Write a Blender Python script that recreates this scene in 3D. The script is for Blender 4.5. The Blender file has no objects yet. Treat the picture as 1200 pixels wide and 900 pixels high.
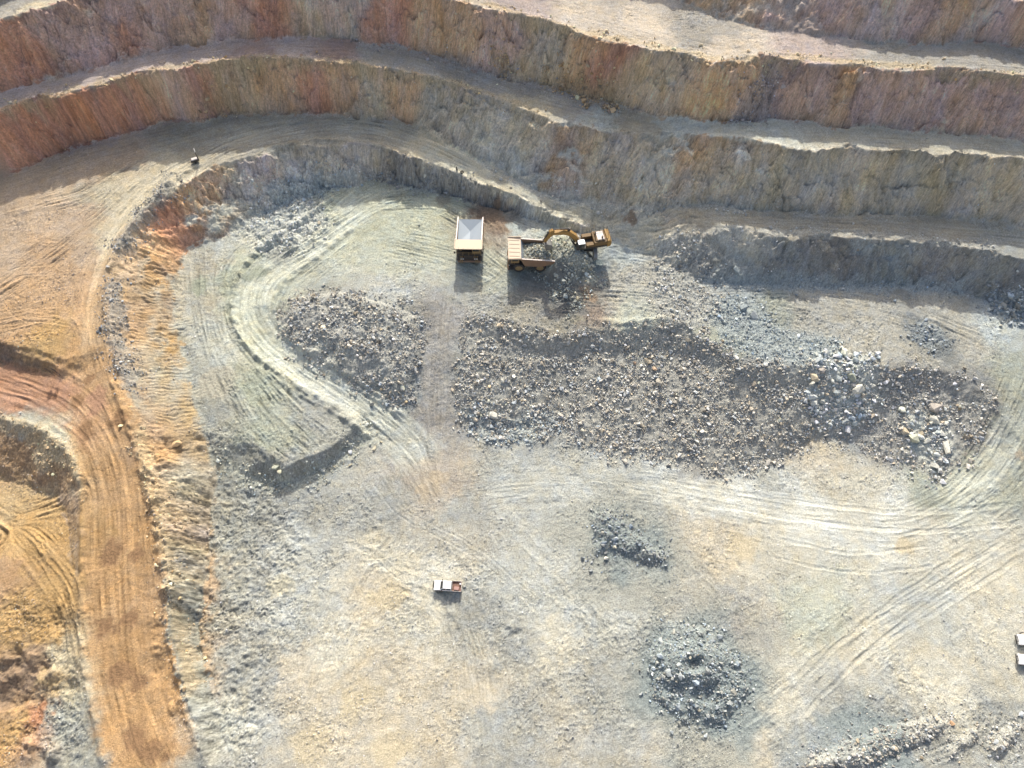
import bpy, bmesh, math, random
import numpy as np
from mathutils import Vector, Matrix, Euler
from mathutils.geometry import delaunay_2d_cdt

random.seed(4); RNG = np.random.default_rng(11)
sc = bpy.context.scene
col = sc.collection
R = math.radians
SUN_EL, SUN_AZ = 35.0, 1.0
SUN_E, EXPO = 3.3, 0.63
ROADS = (0, 1, 3, 4, 11, 18, 22)
#          # degrees; azimuth clockwise from +Y

# survey of the pit in metres: x east, y north, z above the pit floor
LINES = [
  [(-127.03,138.83,50.4),(-111.16,158.83,48.4),(-79.28,179.55,47.4),(-40.3,183.42,46.4),(0.0,179.09,44.9),(29.36,168.69,43.9),(56.89,157.05,43.4),(82.78,147.16,43.4),(100.14,142.91,42.9),(108.44,140.59,42.9),(130.07,132.84,43.4)],
  [(-133.06,133.52,40.0),(-114.34,150.43,39.0),(-105.58,158.13,38.5),(-80.89,168.92,38.0),(-41.22,173.08,36.6),(-10.39,172.68,34.8),(16.49,168.14,34.0),(30.34,161.44,34.0),(39.63,155.01,34.4),(48.45,148.2,34.8),(57.2,143.27,35.1),(66.08,140.2,35.2),(84.59,138.76,35.2),(111.98,136.77,35.4),(135.05,130.68,36.0)],
  [(-129.88,124.13,39.0),(-120.09,134.63,38.6),(-110.29,139.58,39.5),(-105.85,142.48,39.3),(-101.31,145.44,39.1),(-95.31,150.12,38.8),(-77.64,155.27,38.3),(-58.91,158.3,37.8),(-39.52,158.78,36.9),(-25.73,157.3,35.8),(-15.81,155.52,35.1),(-7.87,153.13,34.6),(1.95,149.22,34.1),(7.77,147.08,33.9),(11.58,144.97,33.9),(22.83,140.41,34.0),(35.59,136.28,34.5),(42.54,133.09,35.0),(49.26,131.45,35.2),(53.52,134.27,36.0),(59.69,132.17,35.7),(65.79,130.38,35.6),(82.1,129.84,35.6),(96.68,129.98,35.7),(108.03,126.23,35.9),(130.76,120.76,36.1)],
  [(-134.15,115.41,29.0),(-123.19,124.59,28.9),(-114.25,130.97,28.8),(-97.33,138.02,28.6),(-83.54,145.41,28.6),(-68.41,148.87,28.3),(-52.69,150.66,27.9),(-36.89,151.99,26.5),(-20.56,149.75,24.7),(-8.18,145.79,23.5),(0.0,142.62,22.9),(10.1,139.89,22.7),(23.85,134.41,22.9),(34.9,128.56,24.3),(45.73,125.17,25.6),(57.05,125.09,25.9),(75.5,123.0,26.1),(93.77,120.88,26.1),(111.52,118.32,26.3),(135.14,113.03,26.5)],
  [(-131.39,108.33,28.7),(-121.06,118.39,28.6),(-112.23,124.52,28.5),(-105.78,127.76,28.5),(-95.81,132.14,28.3),(-87.98,135.56,28.5),(-78.22,138.98,28.3),(-68.98,141.3,28.1),(-59.49,142.88,27.8),(-49.72,143.11,27.4),(-39.97,143.09,26.5),(-26.09,141.58,24.9),(-12.07,139.45,23.3),(0.0,134.43,22.4),(8.84,129.46,22.3),(19.46,126.48,22.5),(30.73,123.11,23.1),(38.03,122.22,24.4),(43.08,120.05,25.9),(55.45,116.52,26.3),(73.81,116.16,26.4),(91.82,114.64,26.4),(109.4,112.53,26.5),(133.3,108.31,26.3)],
  [(-133.43,94.88,19),(-124.67,108.58,18.3),(-116.17,116.25,18),(-108.43,121.85,17.7),(-100.39,127.64,17.4),(-91.52,131.81,17.2),(-82.22,135.21,17),(-66.32,137.6,16.7),(-54.15,138.66,16.3),(-41.69,138.41,16),(-24.92,135.49,15.2),(-12.3,128.74,14.0),(-4.07,124.01,12.9),(8.05,117.68,11.6),(19.94,114.24,11.6),(31.42,111.99,13.2),(38.67,109.94,14.9),(57.63,108.89,15.5),(76.54,107.8,15.6),(95.39,106.8,15.6),(113.28,103.52,15.7),(136.85,97.32,16)],
  [(17.82,108.77,9.9),(10.9,110.21,10.6),(3.99,114.07,11.5),(-4.01,117.45,12.4),(-11.07,120.88,13.3),(-20.28,124.83,14),(-26.43,126.36,14.4),(-32.62,128.35,14.9),(-40.8,129.34,15.3),(-52.7,127.96,15.8),(-62.18,124.86,16.1),(-69.38,121.12,16.3),(-75.03,115.46,16.4),(-80.02,107.83,16.4),(-83.06,100.69,16.2),(-85.19,95.0,16),(-84.77,86.4,15.5),(-81.31,74.24,14.8),(-77.17,64.87,14),(-71.74,54.38,12.8),(-66.85,44.62,11.2),(-63.31,33.87,9.2),(-60.89,23.66,7.2),(-58.62,15.28,5.6),(-54.44,5.9,4.3),(-50.13,-2.37,3.6),(-46.59,-9.01,3.2)],
  [(17.93,108.35,8.6),(11.0,109.12,8.3),(3.63,112.32,8.2),(-4.08,116.28,8.2),(-11.33,119.52,8.2),(-20.7,120.99,8.1),(-28.18,123.85,8.0),(-35.62,125.07,7.9),(-43.77,122.93,7.8),(-51.52,118.63,7.7),(-58.91,113.72,7.8),(-66.95,108.35,8),(-73.86,103.64,8.2),(-74.19,94.11,8),(-70.49,78.77,7.4),(-66.06,66.79,6.6),(-62.16,57.64,5.4),(-59.52,51.18,3.0),(-60.06,42.72,1.6),(-59.32,32.7,1.2),(-58.44,23.27,0.9),(-56.03,14.41,0.7),(-52.28,6.07,0.5),(-47.04,-2.43,0.3),(-42.29,-9.21,0.2)],
  [(26.56,104.73,9.0),(32.17,104.32,10.4),(37.46,103.79,12.8),(42.07,101.89,14.2),(48.91,102.16,15.6),(65.44,100.71,15.9),(83.83,99.52,15.9),(96.52,98.34,15.9),(105.12,96.23,15.9),(110.09,94.61,15.9),(133.33,88.45,15.7)],
  [(28.43,102.82,8.6),(34.03,100.62,8.9),(38.37,96.21,9),(43.86,93.44,8.6),(49.58,93.12,8.4),(66.71,92.56,8.2),(85.77,92.56,8.2),(100.76,91.31,8),(105.72,89.01,8),(111.73,84.51,8),(135.0,78.28,8.2)],
  [(-8.19,84.51,8),(0.0,81.86,8),(9.16,79.26,8),(16.59,81.36,8.1),(23.94,81.3,8.2),(33.18,82.35,8.6),(36.88,83.03,8.9),(40.49,78.59,8.4),(48.42,72.53,8),(60.99,72.23,7.8),(71.76,72.23,7.8),(86.11,72.23,7.8),(94.43,69.54,7.5),(99.0,64.71,6.8)],
  [(-7.79,80.88,6.8),(0.0,78.52,6.4),(9.19,75.94,5.7),(16.63,77.34,5.5),(24.02,77.34,5.5),(33.31,77.77,5.5),(38.54,75.52,5.7),(46.8,68.98,5.5),(60.99,68.27,5.7),(71.75,68.27,5.7),(86.35,68.78,5.5),(92.22,66.41,5.0)],
  [(-9.39,61.55,1.0),(0.0,60.07,0.8),(7.24,62.45,1.2),(14.33,57.9,0.4),(21.33,55.09,0.2),(30.26,55.47,0.2),(43.94,51.21,0),(53.15,53.65,0),(63.93,59.3,0.3),(71.85,58.52,0.3),(81.31,53.53,0.3),(86.99,48.85,0.4),(92.78,52.24,1.2),(98.21,59.0,4.5)],
  [(78.52,42.35,0),(88.95,43.95,0.5),(96.73,47.77,2.4),(103.85,55.93,5),(114.33,64.61,7),(130.49,66.33,7.5)],
  [(88.13,34.65,0),(101.21,41.11,1.2),(113.17,49.36,3),(128.08,55.93,5)],
  [(-12.28,89.08,7.9),(-12.95,79.39,6.4),(-13.11,70.08,4.2),(-13.09,61.1,2),(-13.38,53.0,0.7)],
  [(-17.91,88.24,7.8),(-18.56,79.63,6.0),(-18.79,70.24,3.9),(-18.49,61.19,1.8),(-16.74,53.04,0.6)],
  [(-37.89,90.0,7.9),(-30.23,89.08,7.9),(-22.96,87.4,7.7)],
  [(-51.16,84.03,6),(-46.38,77.64,5),(-38.68,73.83,4.2),(-31.08,69.58,3.2),(-24.49,66.0,2.6)],
  [(-47.07,86.61,7.2),(-41.82,82.22,7.1),(-33.13,77.35,6.2),(-25.95,72.76,5)],
  [(-32.77,116.83,7.9),(-45.75,105.55,7.4),(-56.47,97.31,6.9),(-58.22,89.5,6.3),(-53.87,81.09,5.4),(-44.15,73.26,4.1),(-32.61,65.75,2.7),(-22.3,57.64,1.0),(-17.48,50.32,0.4)],
  [(-61.42,74.76,7),(-57.52,65.01,6.2),(-53.72,57.22,5.5),(-48.13,53.27,4.7),(-45.38,51.41,4.3),(-37.57,54.98,3.7),(-32.25,61.03,3.0)],
  [(-58.41,54.32,4.4),(-54.47,50.38,2.2),(-48.44,48.27,1.0),(-44.31,49.4,0.9),(-36.12,53.67,0.9),(-30.11,59.19,1.0)],
  [(-23.17,96.48,8),(-7.61,91.78,8),(3.79,90.62,8)],
  [(23.13,96.33,8.2),(18.96,90.55,8.1)],
  [(9.23,102.18,11.8),(13.07,102.5,12.0),(14.19,97.53,12.2),(9.45,96.98,12.0),(9.23,102.18,11.8)],
  [(7.5,105.31,8.6),(6.55,95.93,8.1),(9.51,91.31,8.0),(14.43,90.85,8.0),(17.28,96.28,8.9),(20.2,100.13,8.9),(19.66,104.48,9.0),(15.03,106.49,9.0),(10.3,106.83,8.9),(7.5,105.31,8.6)],
  [(-127.18,74.51,16),(-104.12,74.77,14.6),(-96.53,72.75,14.6),(-89.98,69.92,14.0),(-86.64,69.07,13.4)],
  [(-129.95,71.63,11),(-105.03,71.41,11.4),(-97.07,69.18,11.8),(-90.52,66.6,12.2),(-86.42,67.39,12.9)],
  [(-125.82,60.95,10.5),(-100.87,58.93,11.2),(-93.39,57.13,11.5),(-86.12,52.0,11.3),(-81.6,44.91,10.4),(-79.35,37.05,9.2),(-77.34,25.1,7.4),(-74.33,13.89,5.6),(-70.29,4.59,4.4),(-66.97,-2.37,3.8),(-63.31,-8.99,3.4)],
  [(-126.51,52.23,5),(-101.06,48.18,5.2),(-95.58,47.08,5.3),(-88.7,44.88,5.6),(-83.89,38.75,6.2),(-82.08,33.02,6.4),(-81.27,25.37,6),(-79.0,16.77,4.9),(-75.01,7.24,3.8),(-70.21,-2.38,3.0),(-67.15,-9.05,2.6)],
  [(-118.75,34.86,5.5),(-94.97,31.58,5.8),(-86.52,25.37,6.0)],
  [(-98.48,14.62,5.2),(-89.81,15.07,5.0),(-86.32,15.64,4.9),(-83.38,14.25,4.8),(-81.99,11.93,4.4)],
  [(-98.48,9.35,2.4),(-89.33,8.41,2.2),(-85.43,7.87,2.2),(-83.3,8.93,2.6)],
  [(-96.37,5.29,3.2),(-88.13,6.61,3.1),(-84.21,7.02,3.0)],
  [(-93.9,-2.39,2.6),(-83.5,0.76,2.7),(-80.47,4.65,2.6),(-78.2,2.05,2.6)],
  [(-45.58,39.65,0.3),(-33.45,36.33,0),(-17.12,43.23,0),(0.0,50.43,0.1),(27.88,48.63,0),(51.66,45.01,0)],
  [(-41.28,11.61,0.2),(-15.64,17.4,0),(16.16,26.55,0),(48.49,26.55,0),(79.93,23.43,0)],
  [(-38.49,-6.8,0),(0.0,-6.8,0),(42.76,-6.8,0),(105.23,-5.52,1)],
  [(118.73,26.35,1)],
  [(-110,-60,2),(-40,-70,0),(60,-70,0),(130,-50,2)],
  [(-190,-110,40),(0,-140,46),(190,-110,40)],
  [(-260,-200,50),(0,-230,51),(260,-200,50)],
  [(-200,100,50),(-230,0,50)],
  [(200,110,47),(230,0,50)],
  [(-250,330,54),(0,360,53),(250,330,52)],
  [(-3000,-3000,50),(0,-3000,50),(3000,-3000,50),(3000,0,50),(3000,3000,54),(0,3000,54),(-3000,3000,54),(-3000,0,50),(-3000,-3000,50)],
]
COLS = [
  (-108.8, 136.8, 'redbrown', 1),
  (-102.5, 140.1, 'mauve', 1),
  (-107.5, 135.4, 'rust', 1),
  (-96.4, 144.0, 'mauve', 1),
  (-91.3, 146.8, 'mauve', 1),
  (-88.5, 145.1, 'redbrown', 1),
  (-84.3, 149.9, 'mauve', 1),
  (-79.1, 149.4, 'mauve', 1),
  (-73.3, 151.4, 'ochre', 1),
  (-67.8, 151.7, 'mauve', 1),
  (-60.0, 152.9, 'rust', 1),
  (-54.3, 152.8, 'redbrown', 1),
  (-46.1, 154.3, 'olive', 1),
  (-40.4, 154.4, 'mauve', 1),
  (-38.6, 153.6, 'blue', 1),
  (-34.3, 154.4, 'redbrown', 1),
  (-26.3, 153.9, 'rust', 1),
  (-20.2, 153.4, 'ochre', 1),
  (-12.1, 150.3, 'ochre', 1),
  (-4.0, 148.3, 'mauve', 1),
  (2.0, 145.3, 'olive', 1),
  (8.0, 143.4, 'greytan', 1),
  (13.8, 141.2, 'ochre', 1),
  (19.5, 139.1, 'redbrown', 1),
  (25.4, 136.3, 'olive', 1),
  (30.9, 134.0, 'olive', 1),
  (37.9, 131.5, 'ochre', 1),
  (43.3, 129.0, 'ochre', 1),
  (50.6, 128.4, 'mauve', 1),
  (53.6, 127.3, 'mauveD', 1),
  (65.3, 127.0, 'ochre', 1),
  (59.0, 128.4, 'mauve', 1),
  (74.2, 127.0, 'mauve', 1),
  (81.0, 127.8, 'mauve', 1),
  (88.5, 126.4, 'mauve', 1),
  (96.1, 125.8, 'mauve', 1),
  (104.3, 123.8, 'mauve', 1),
  (45.0, 152.1, 'ochre', 1),
  (52.0, 148.9, 'mauve', 1),
  (62.5, 144.9, 'mauve', 1),
  (71.2, 142.4, 'pinkg', 1),
  (78.4, 142.8, 'mauve', 1),
  (85.8, 141.9, 'ochre', 1),
  (92.3, 141.9, 'pinkg', 1),
  (101.7, 139.8, 'mauve', 1),
  (108.7, 139.3, 'mauve', 1),
  (98.7, 139.1, 'mauve', 1),
  (-109.2, 146.5, 'mgrey', 0),
  (-104.4, 143.4, 'ctan', 0),
  (0.0, 153.7, 'pinkg', 0),
  (-7.9, 154.1, 'pinkc', 0),
  (15.6, 148.0, 'pinkc', 0),
  (28.8, 143.2, 'pinkc', 0),
  (46.8, 137.4, 'pinkc', 0),
  (23.7, 153.2, 'pinkc', 0),
  (42.0, 142.5, 'mgrey', 0),
  (64.8, 134.3, 'pinkg', 0),
  (83.4, 134.3, 'mgrey', 0),
  (101.3, 132.7, 'mgrey', 0),
  (-108.3, 129.9, 'pinkg', 0),
  (-96.8, 135.7, 'pinkg', 0),
  (-86.4, 140.5, 'pinkg', 0),
  (-78.9, 142.2, 'pinkg', 0),
  (-71.7, 145.3, 'pinkg', 0),
  (-60.1, 146.4, 'mauve', 0),
  (-40.5, 148.0, 'mauve', 0),
  (-52.3, 147.6, 'pinkg', 0),
  (-30.6, 148.2, 'mgrey', 0),
  (-20.4, 145.8, 'mgrey', 0),
  (-8.1, 141.4, 'mgrey', 0),
  (-4.1, 143.6, 'mgrey', 0),
  (4.0, 137.7, 'mgrey', 0),
  (15.8, 132.5, 'mgrey', 0),
  (27.3, 127.4, 'greytan', 0),
  (19.5, 127.9, 'greyl', 0),
  (4.0, 133.1, 'ctan', 0),
  (38.3, 124.3, 'greyl', 0),
  (56.4, 121.2, 'greyl', 0),
  (55.7, 117.6, 'white', 0),
  (74.7, 119.8, 'greyt2', 0),
  (92.8, 117.6, 'greyt2', 0),
  (108.8, 115.7, 'greyt2', 0),
  (-111.5, 122.3, 'rust', 1),
  (-105.0, 126.4, 'redbrown', 1),
  (-97.6, 130.3, 'rust', 1),
  (-90.8, 133.5, 'redbrown', 1),
  (-83.3, 136.8, 'rust', 1),
  (-76.0, 138.0, 'ochre', 1),
  (-80.8, 136.7, 'pinkg', 1),
  (-70.8, 138.6, 'redbrown', 1),
  (-62.7, 140.4, 'olive', 1),
  (-54.7, 141.4, 'ochre', 1),
  (-48.8, 141.1, 'redbrown', 1),
  (-40.8, 140.8, 'ochre', 1),
  (-34.6, 140.5, 'greytan', 1),
  (-28.5, 139.7, 'ochre', 1),
  (-20.4, 138.2, 'olgrey', 1),
  (-12.2, 133.8, 'greytan', 1),
  (-4.0, 129.6, 'greytan', 1),
  (4.0, 125.5, 'greytan', 1),
  (11.9, 122.8, 'brown', 1),
  (19.7, 119.6, 'greytan', 1),
  (27.3, 118.3, 'greytan', 1),
  (34.8, 117.1, 'greyt2', 1),
  (41.8, 115.2, 'olgrey', 1),
  (40.8, 118.2, 'ochre', 1),
  (49.3, 112.4, 'greytan', 1),
  (56.5, 113.3, 'olgrey', 1),
  (65.9, 112.3, 'olgrey', 1),
  (75.3, 112.3, 'greytan', 1),
  (84.3, 111.8, 'olgrey', 1),
  (93.5, 110.8, 'olgrey', 1),
  (103.0, 109.3, 'greytan', 1),
  (108.5, 111.3, 'greytan', 1),
  (110.1, 107.3, 'greytan', 1),
  (-8.2, 128.9, 'grey', 1),
  (0.0, 130.3, 'olgrey', 1),
  (-111.0, 111.7, 'tan', 0),
  (-98.0, 118.7, 'tan', 0),
  (-89.7, 124.3, 'tan', 0),
  (-80.8, 128.6, 'greytan', 0),
  (-71.1, 130.2, 'greytan', 0),
  (-57.5, 133.5, 'greytan', 0),
  (-41.3, 134.1, 'greytan', 0),
  (-31.0, 133.2, 'greytan', 0),
  (-20.5, 129.8, 'ctan', 0),
  (-16.3, 126.0, 'cream', 0),
  (-8.1, 122.7, 'cream', 0),
  (4.0, 116.1, 'cream', 0),
  (15.9, 110.6, 'cream', 0),
  (25.7, 111.0, 'greyt2', 0),
  (38.5, 107.3, 'greytan', 0),
  (56.9, 104.9, 'greytan', 0),
  (52.7, 101.7, 'cream', 1),
  (75.7, 104.3, 'greytan', 0),
  (94.1, 102.3, 'greytan', 0),
  (109.8, 98.7, 'grey', 0),
  (0.0, 122.0, 'blue', 1),
  (8.0, 116.7, 'blue', 0),
  (-3.0, 124.4, 'blue', 1),
  (-106.1, 101.3, 'tan', 0),
  (-97.6, 103.8, 'tan', 0),
  (-92.3, 111.3, 'ctan', 0),
  (-100.9, 88.4, 'tanor', 0),
  (-92.0, 88.6, 'tanor', 0),
  (-100.5, 80.3, 'tanor', 0),
  (-88.2, 80.3, 'tanor', 0),
  (-93.9, 75.9, 'yell', 0),
  (-84.4, 70.8, 'orange', 0),
  (-91.7, 94.9, 'tan', 0),
  (-106.1, 94.6, 'tan', 0),
  (-99.0, 94.9, 'tanor', 0),
  (-98.7, 72.8, 'brown', 1),
  (-93.0, 70.1, 'brown', 1),
  (-82.9, 111.6, 'ctan', 0),
  (-86.9, 97.3, 'ctan', 0),
  (-87.4, 84.4, 'tanor', 0),
  (-78.5, 118.0, 'ctan', 0),
  (-84.1, 109.0, 'ctan', 0),
  (-100.5, 68.2, 'redtan', 0),
  (-92.0, 64.1, 'redtan', 0),
  (-98.6, 62.4, 'redtan', 0),
  (-83.7, 60.0, 'orange', 0),
  (-76.7, 51.3, 'orange', 0),
  (-73.0, 40.0, 'tanor', 0),
  (-72.4, 28.0, 'orange', 0),
  (-68.8, 16.6, 'orange', 0),
  (-65.3, 5.9, 'orange', 0),
  (-59.7, -0.5, 'orange', 0),
  (-67.6, 36.9, 'orange', 0),
  (-64.3, 25.1, 'tanor', 0),
  (-75.7, 37.0, 'yell', 0),
  (-60.5, 11.2, 'orange', 0),
  (-97.1, 57.5, 'greyl', 0),
  (-90.6, 55.9, 'cream', 0),
  (-83.8, 49.0, 'ctan', 0),
  (-97.3, 52.8, 'ochre', 0),
  (-91.5, 51.5, 'ochre', 1),
  (-99.1, 54.3, 'ochre', 0),
  (-88.5, 49.8, 'ochre', 1),
  (-85.0, 45.6, 'tan', 1),
  (-96.0, 43.3, 'yelltan', 0),
  (-87.4, 38.0, 'yell', 0),
  (-91.2, 34.8, 'yell', 0),
  (-82.4, 26.9, 'yell', 0),
  (-92.9, 30.0, 'ochre', 0),
  (-88.9, 22.5, 'yell', 0),
  (-83.6, 19.6, 'yell', 0),
  (-78.9, 15.4, 'ctan', 0),
  (-87.4, 11.3, 'brown', 0),
  (-79.9, 9.9, 'yelltan', 0),
  (-84.3, 3.3, 'yell', 0),
  (-81.1, 4.0, 'redor', 0),
  (-76.5, 4.6, 'greyl', 0),
  (-73.0, -0.5, 'grey', 0),
  (-75.8, 8.6, 'cream', 0),
  (-83.7, 12.7, 'brown', 0),
  (-82.3, 89.8, 'tan', 1),
  (-79.9, 79.3, 'tanor', 1),
  (-77.3, 92.5, 'yell', 1),
  (-73.9, 77.3, 'yell', 1),
  (-80.7, 97.1, 'orange', 1),
  (-70.2, 67.5, 'yelltan', 1),
  (-66.6, 58.2, 'yelltan', 1),
  (-67.3, 50.1, 'orange', 1),
  (-63.3, 47.9, 'greyt2', 1),
  (-64.3, 40.6, 'tan', 1),
  (-66.5, 40.0, 'orange', 0),
  (-61.6, 31.5, 'greytan', 1),
  (-58.7, 23.2, 'grey', 1),
  (-56.4, 11.3, 'grey', 1),
  (-77.3, 69.1, 'grey', 1),
  (-75.2, 63.5, 'grey', 1),
  (-70.0, 51.1, 'brown', 0),
  (-83.3, 91.5, 'dark', 1),
  (-71.9, 56.3, 'tanor', 1),
  (-78.8, 107.0, 'rust', 1),
  (-72.8, 112.2, 'ochre', 1),
  (-77.3, 104.3, 'rust', 1),
  (-69.5, 116.7, 'ochre', 1),
  (-64.2, 118.9, 'greytan', 1),
  (-64.3, 113.7, 'mgrey', 1),
  (-57.0, 119.7, 'blue', 1),
  (-45.5, 125.2, 'mgrey', 1),
  (-51.5, 120.1, 'blue', 1),
  (-35.1, 126.9, 'mgrey', 1),
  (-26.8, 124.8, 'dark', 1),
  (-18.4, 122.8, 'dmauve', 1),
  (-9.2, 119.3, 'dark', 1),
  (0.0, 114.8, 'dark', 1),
  (8.0, 110.8, 'blue', 1),
  (-58.8, 122.7, 'pinkg', 1),
  (-53.0, 125.3, 'mgrey', 1),
  (-69.3, 105.1, 'greyl', 0),
  (-50.6, 111.9, 'greyl', 0),
  (-55.2, 115.7, 'blue', 0),
  (-58.3, 109.3, 'white', 0),
  (-40.8, 114.4, 'cgreen', 0),
  (-30.5, 114.2, 'cgreen', 0),
  (-20.5, 116.8, 'cgreen', 0),
  (-12.3, 116.6, 'cgreen', 0),
  (-8.1, 115.3, 'brown', 0),
  (-2.0, 112.6, 'brown', 0),
  (4.0, 108.7, 'greyl', 0),
  (-19.6, 101.3, 'cgreen', 0),
  (-29.4, 101.6, 'cgreen', 0),
  (-5.7, 94.1, 'cgreen', 0),
  (0.0, 87.2, 'olgrey', 0),
  (11.2, 83.9, 'olgrey', 0),
  (22.7, 89.4, 'greyt2', 0),
  (27.3, 100.9, 'wblue', 0),
  (30.5, 93.7, 'greyt2', 0),
  (23.5, 103.1, 'blue', 0),
  (33.1, 106.0, 'cream', 0),
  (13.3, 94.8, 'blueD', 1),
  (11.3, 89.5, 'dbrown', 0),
  (10.5, 100.7, 'ggreen', 0),
  (16.9, 87.2, 'brown', 0),
  (-7.5, 88.4, 'grey', 0),
  (26.1, 84.8, 'cgreen', 0),
  (36.2, 93.6, 'grey', 0),
  (34.9, 100.3, 'greyl', 1),
  (37.6, 88.9, 'grey', 0),
  (-59.1, 101.9, 'cgreen', 0),
  (-59.3, 90.5, 'cgreen', 0),
  (-52.3, 80.1, 'cgreen', 0),
  (-40.6, 74.2, 'cgreen', 0),
  (-29.1, 66.8, 'cgreen', 0),
  (-63.7, 94.8, 'ggreen', 0),
  (-70.1, 99.0, 'greyt2', 0),
  (-67.6, 85.6, 'greyt2', 0),
  (-61.8, 74.8, 'greyl', 0),
  (-53.8, 67.4, 'ggreen', 0),
  (-48.8, 57.9, 'ggreen', 0),
  (-39.2, 62.3, 'grey', 0),
  (-58.1, 63.1, 'grey', 0),
  (-50.2, 94.8, 'cgreen', 0),
  (-39.3, 101.7, 'cgreen', 0),
  (-66.0, 72.8, 'grey', 0),
  (-65.4, 83.5, 'greyl', 0),
  (-45.7, 50.7, 'grey', 1),
  (-36.8, 54.7, 'grey', 1),
  (-51.8, 51.5, 'grey', 0),
  (-32.4, 59.9, 'grey', 1),
  (-56.7, 52.8, 'grey', 0),
  (-47.0, 85.7, 'dmauve', 0),
  (-37.2, 81.4, 'dmauve', 0),
  (-27.6, 75.7, 'dmauve', 0),
  (-23.7, 70.3, 'blue', 0),
  (-22.4, 81.6, 'grey', 0),
  (-31.8, 84.4, 'grey', 0),
  (-30.5, 91.9, 'greyl', 0),
  (-15.0, 85.4, 'mgrey', 0),
  (-15.6, 73.9, 'mgrey', 0),
  (-15.3, 63.0, 'mgrey', 0),
  (-17.6, 52.2, 'peach', 0),
  (-14.0, 50.3, 'peach', 0),
  (-19.6, 57.6, 'greyl', 0),
  (-10.1, 73.8, 'grey', 0),
  (-3.7, 75.7, 'dbrown', 0),
  (9.2, 72.1, 'dbrown', 0),
  (22.0, 72.2, 'dbrown', 0),
  (36.4, 70.1, 'dbrown', 0),
  (28.9, 63.1, 'dbrown', 0),
  (50.3, 65.9, 'dmauve', 0),
  (53.4, 57.5, 'dmauve', 0),
  (0.0, 63.2, 'grey', 0),
  (-5.4, 64.9, 'grey', 0),
  (68.3, 66.0, 'blue', 0),
  (81.0, 67.7, 'dmauve', 0),
  (89.6, 65.8, 'dmauve', 0),
  (80.2, 57.6, 'dmauve', 0),
  (42.6, 57.4, 'dmauve', 0),
  (94.3, 63.8, 'dmauve', 0),
  (51.2, 90.5, 'blue', 0),
  (44.1, 80.4, 'ggreen', 0),
  (46.5, 84.8, 'slate', 0),
  (56.3, 87.1, 'ggreen', 0),
  (65.7, 87.2, 'greyt2', 0),
  (74.6, 85.0, 'greyt2', 0),
  (83.4, 82.8, 'greyt2', 0),
  (93.9, 87.2, 'greyt2', 0),
  (98.9, 78.6, 'greyt2', 0),
  (89.2, 80.2, 'blueD', 0),
  (106.9, 80.7, 'wblue', 0),
  (106.3, 72.6, 'ggreen', 0),
  (51.8, 82.7, 'slate', 0),
  (63.6, 76.4, 'blue', 0),
  (72.7, 76.4, 'greyt2', 0),
  (83.4, 75.4, 'greyt2', 0),
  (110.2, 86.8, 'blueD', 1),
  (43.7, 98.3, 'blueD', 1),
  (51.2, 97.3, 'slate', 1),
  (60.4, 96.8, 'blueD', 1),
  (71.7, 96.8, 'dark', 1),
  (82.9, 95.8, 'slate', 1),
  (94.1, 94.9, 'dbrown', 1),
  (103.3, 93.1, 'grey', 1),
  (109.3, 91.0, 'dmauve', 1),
  (95.9, 53.3, 'cgreen', 0),
  (98.9, 46.1, 'cgreen', 0),
  (91.3, 46.5, 'cgreen', 0),
  (102.9, 59.4, 'ggreen', 0),
  (96.8, 60.0, 'olgrey', 0),
  (85.9, 44.9, 'ggreen', 0),
  (-44.8, 46.6, 'grey', 0),
  (-53.8, 39.5, 'grey', 0),
  (-51.5, 26.5, 'grey', 0),
  (-46.3, 14.4, 'grey', 0),
  (-50.6, 4.7, 'greyl', 0),
  (-41.5, 34.6, 'greyl', 0),
  (-40.0, 23.4, 'greyl', 0),
  (-38.3, 11.6, 'ctan', 0),
  (-31.5, 18.9, 'cream', 0),
  (-23.0, 11.6, 'ctan', 0),
  (-29.6, 2.1, 'ctan', 0),
  (-14.8, 2.1, 'ctan', 0),
  (-19.2, 23.5, 'cream', 0),
  (-25.0, 34.7, 'cream', 0),
  (-27.4, 43.2, 'grey', 0),
  (-10.3, 43.3, 'grey', 0),
  (0.0, 50.5, 'greyl', 0),
  (8.6, 43.3, 'greyl', 0),
  (17.5, 50.5, 'greyl', 0),
  (28.0, 50.5, 'greyl', 0),
  (44.8, 45.0, 'white', 0),
  (59.9, 43.3, 'white', 0),
  (76.6, 41.5, 'white', 0),
  (69.7, 48.6, 'cream', 0),
  (63.8, 54.1, 'ctan', 0),
  (52.3, 48.7, 'greyl', 0),
  (83.7, 36.4, 'cream', 0),
  (49.9, 34.7, 'cream', 0),
  (40.2, 36.4, 'ctan', 0),
  (32.6, 28.2, 'greyt2', 0),
  (20.1, 36.4, 'grey', 0),
  (24.0, 43.3, 'grey', 0),
  (0.0, 29.7, 'greyl', 0),
  (0.0, 18.9, 'grey', 0),
  (6.5, 26.6, 'greyl', 0),
  (-6.4, 23.5, 'grey', 0),
  (9.4, 17.4, 'cream', 0),
  (16.0, 23.5, 'greyl', 0),
  (15.2, 8.8, 'grey', 0),
  (7.5, 4.7, 'greyt2', 0),
  (-1.5, 4.7, 'grey', 0),
  (23.2, 14.5, 'grey', 0),
  (32.4, 13.1, 'slate', 0),
  (40.7, 17.4, 'mgrey', 0),
  (45.3, 26.6, 'greyt2', 0),
  (45.9, 11.6, 'cream', 0),
  (36.7, 0.8, 'ctan', 0),
  (56.0, 23.5, 'cgreen', 0),
  (62.6, 17.4, 'cream', 0),
  (76.8, 23.5, 'greyl', 0),
  (89.8, 29.7, 'cream', 0),
  (89.0, 17.4, 'cream', 0),
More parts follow.
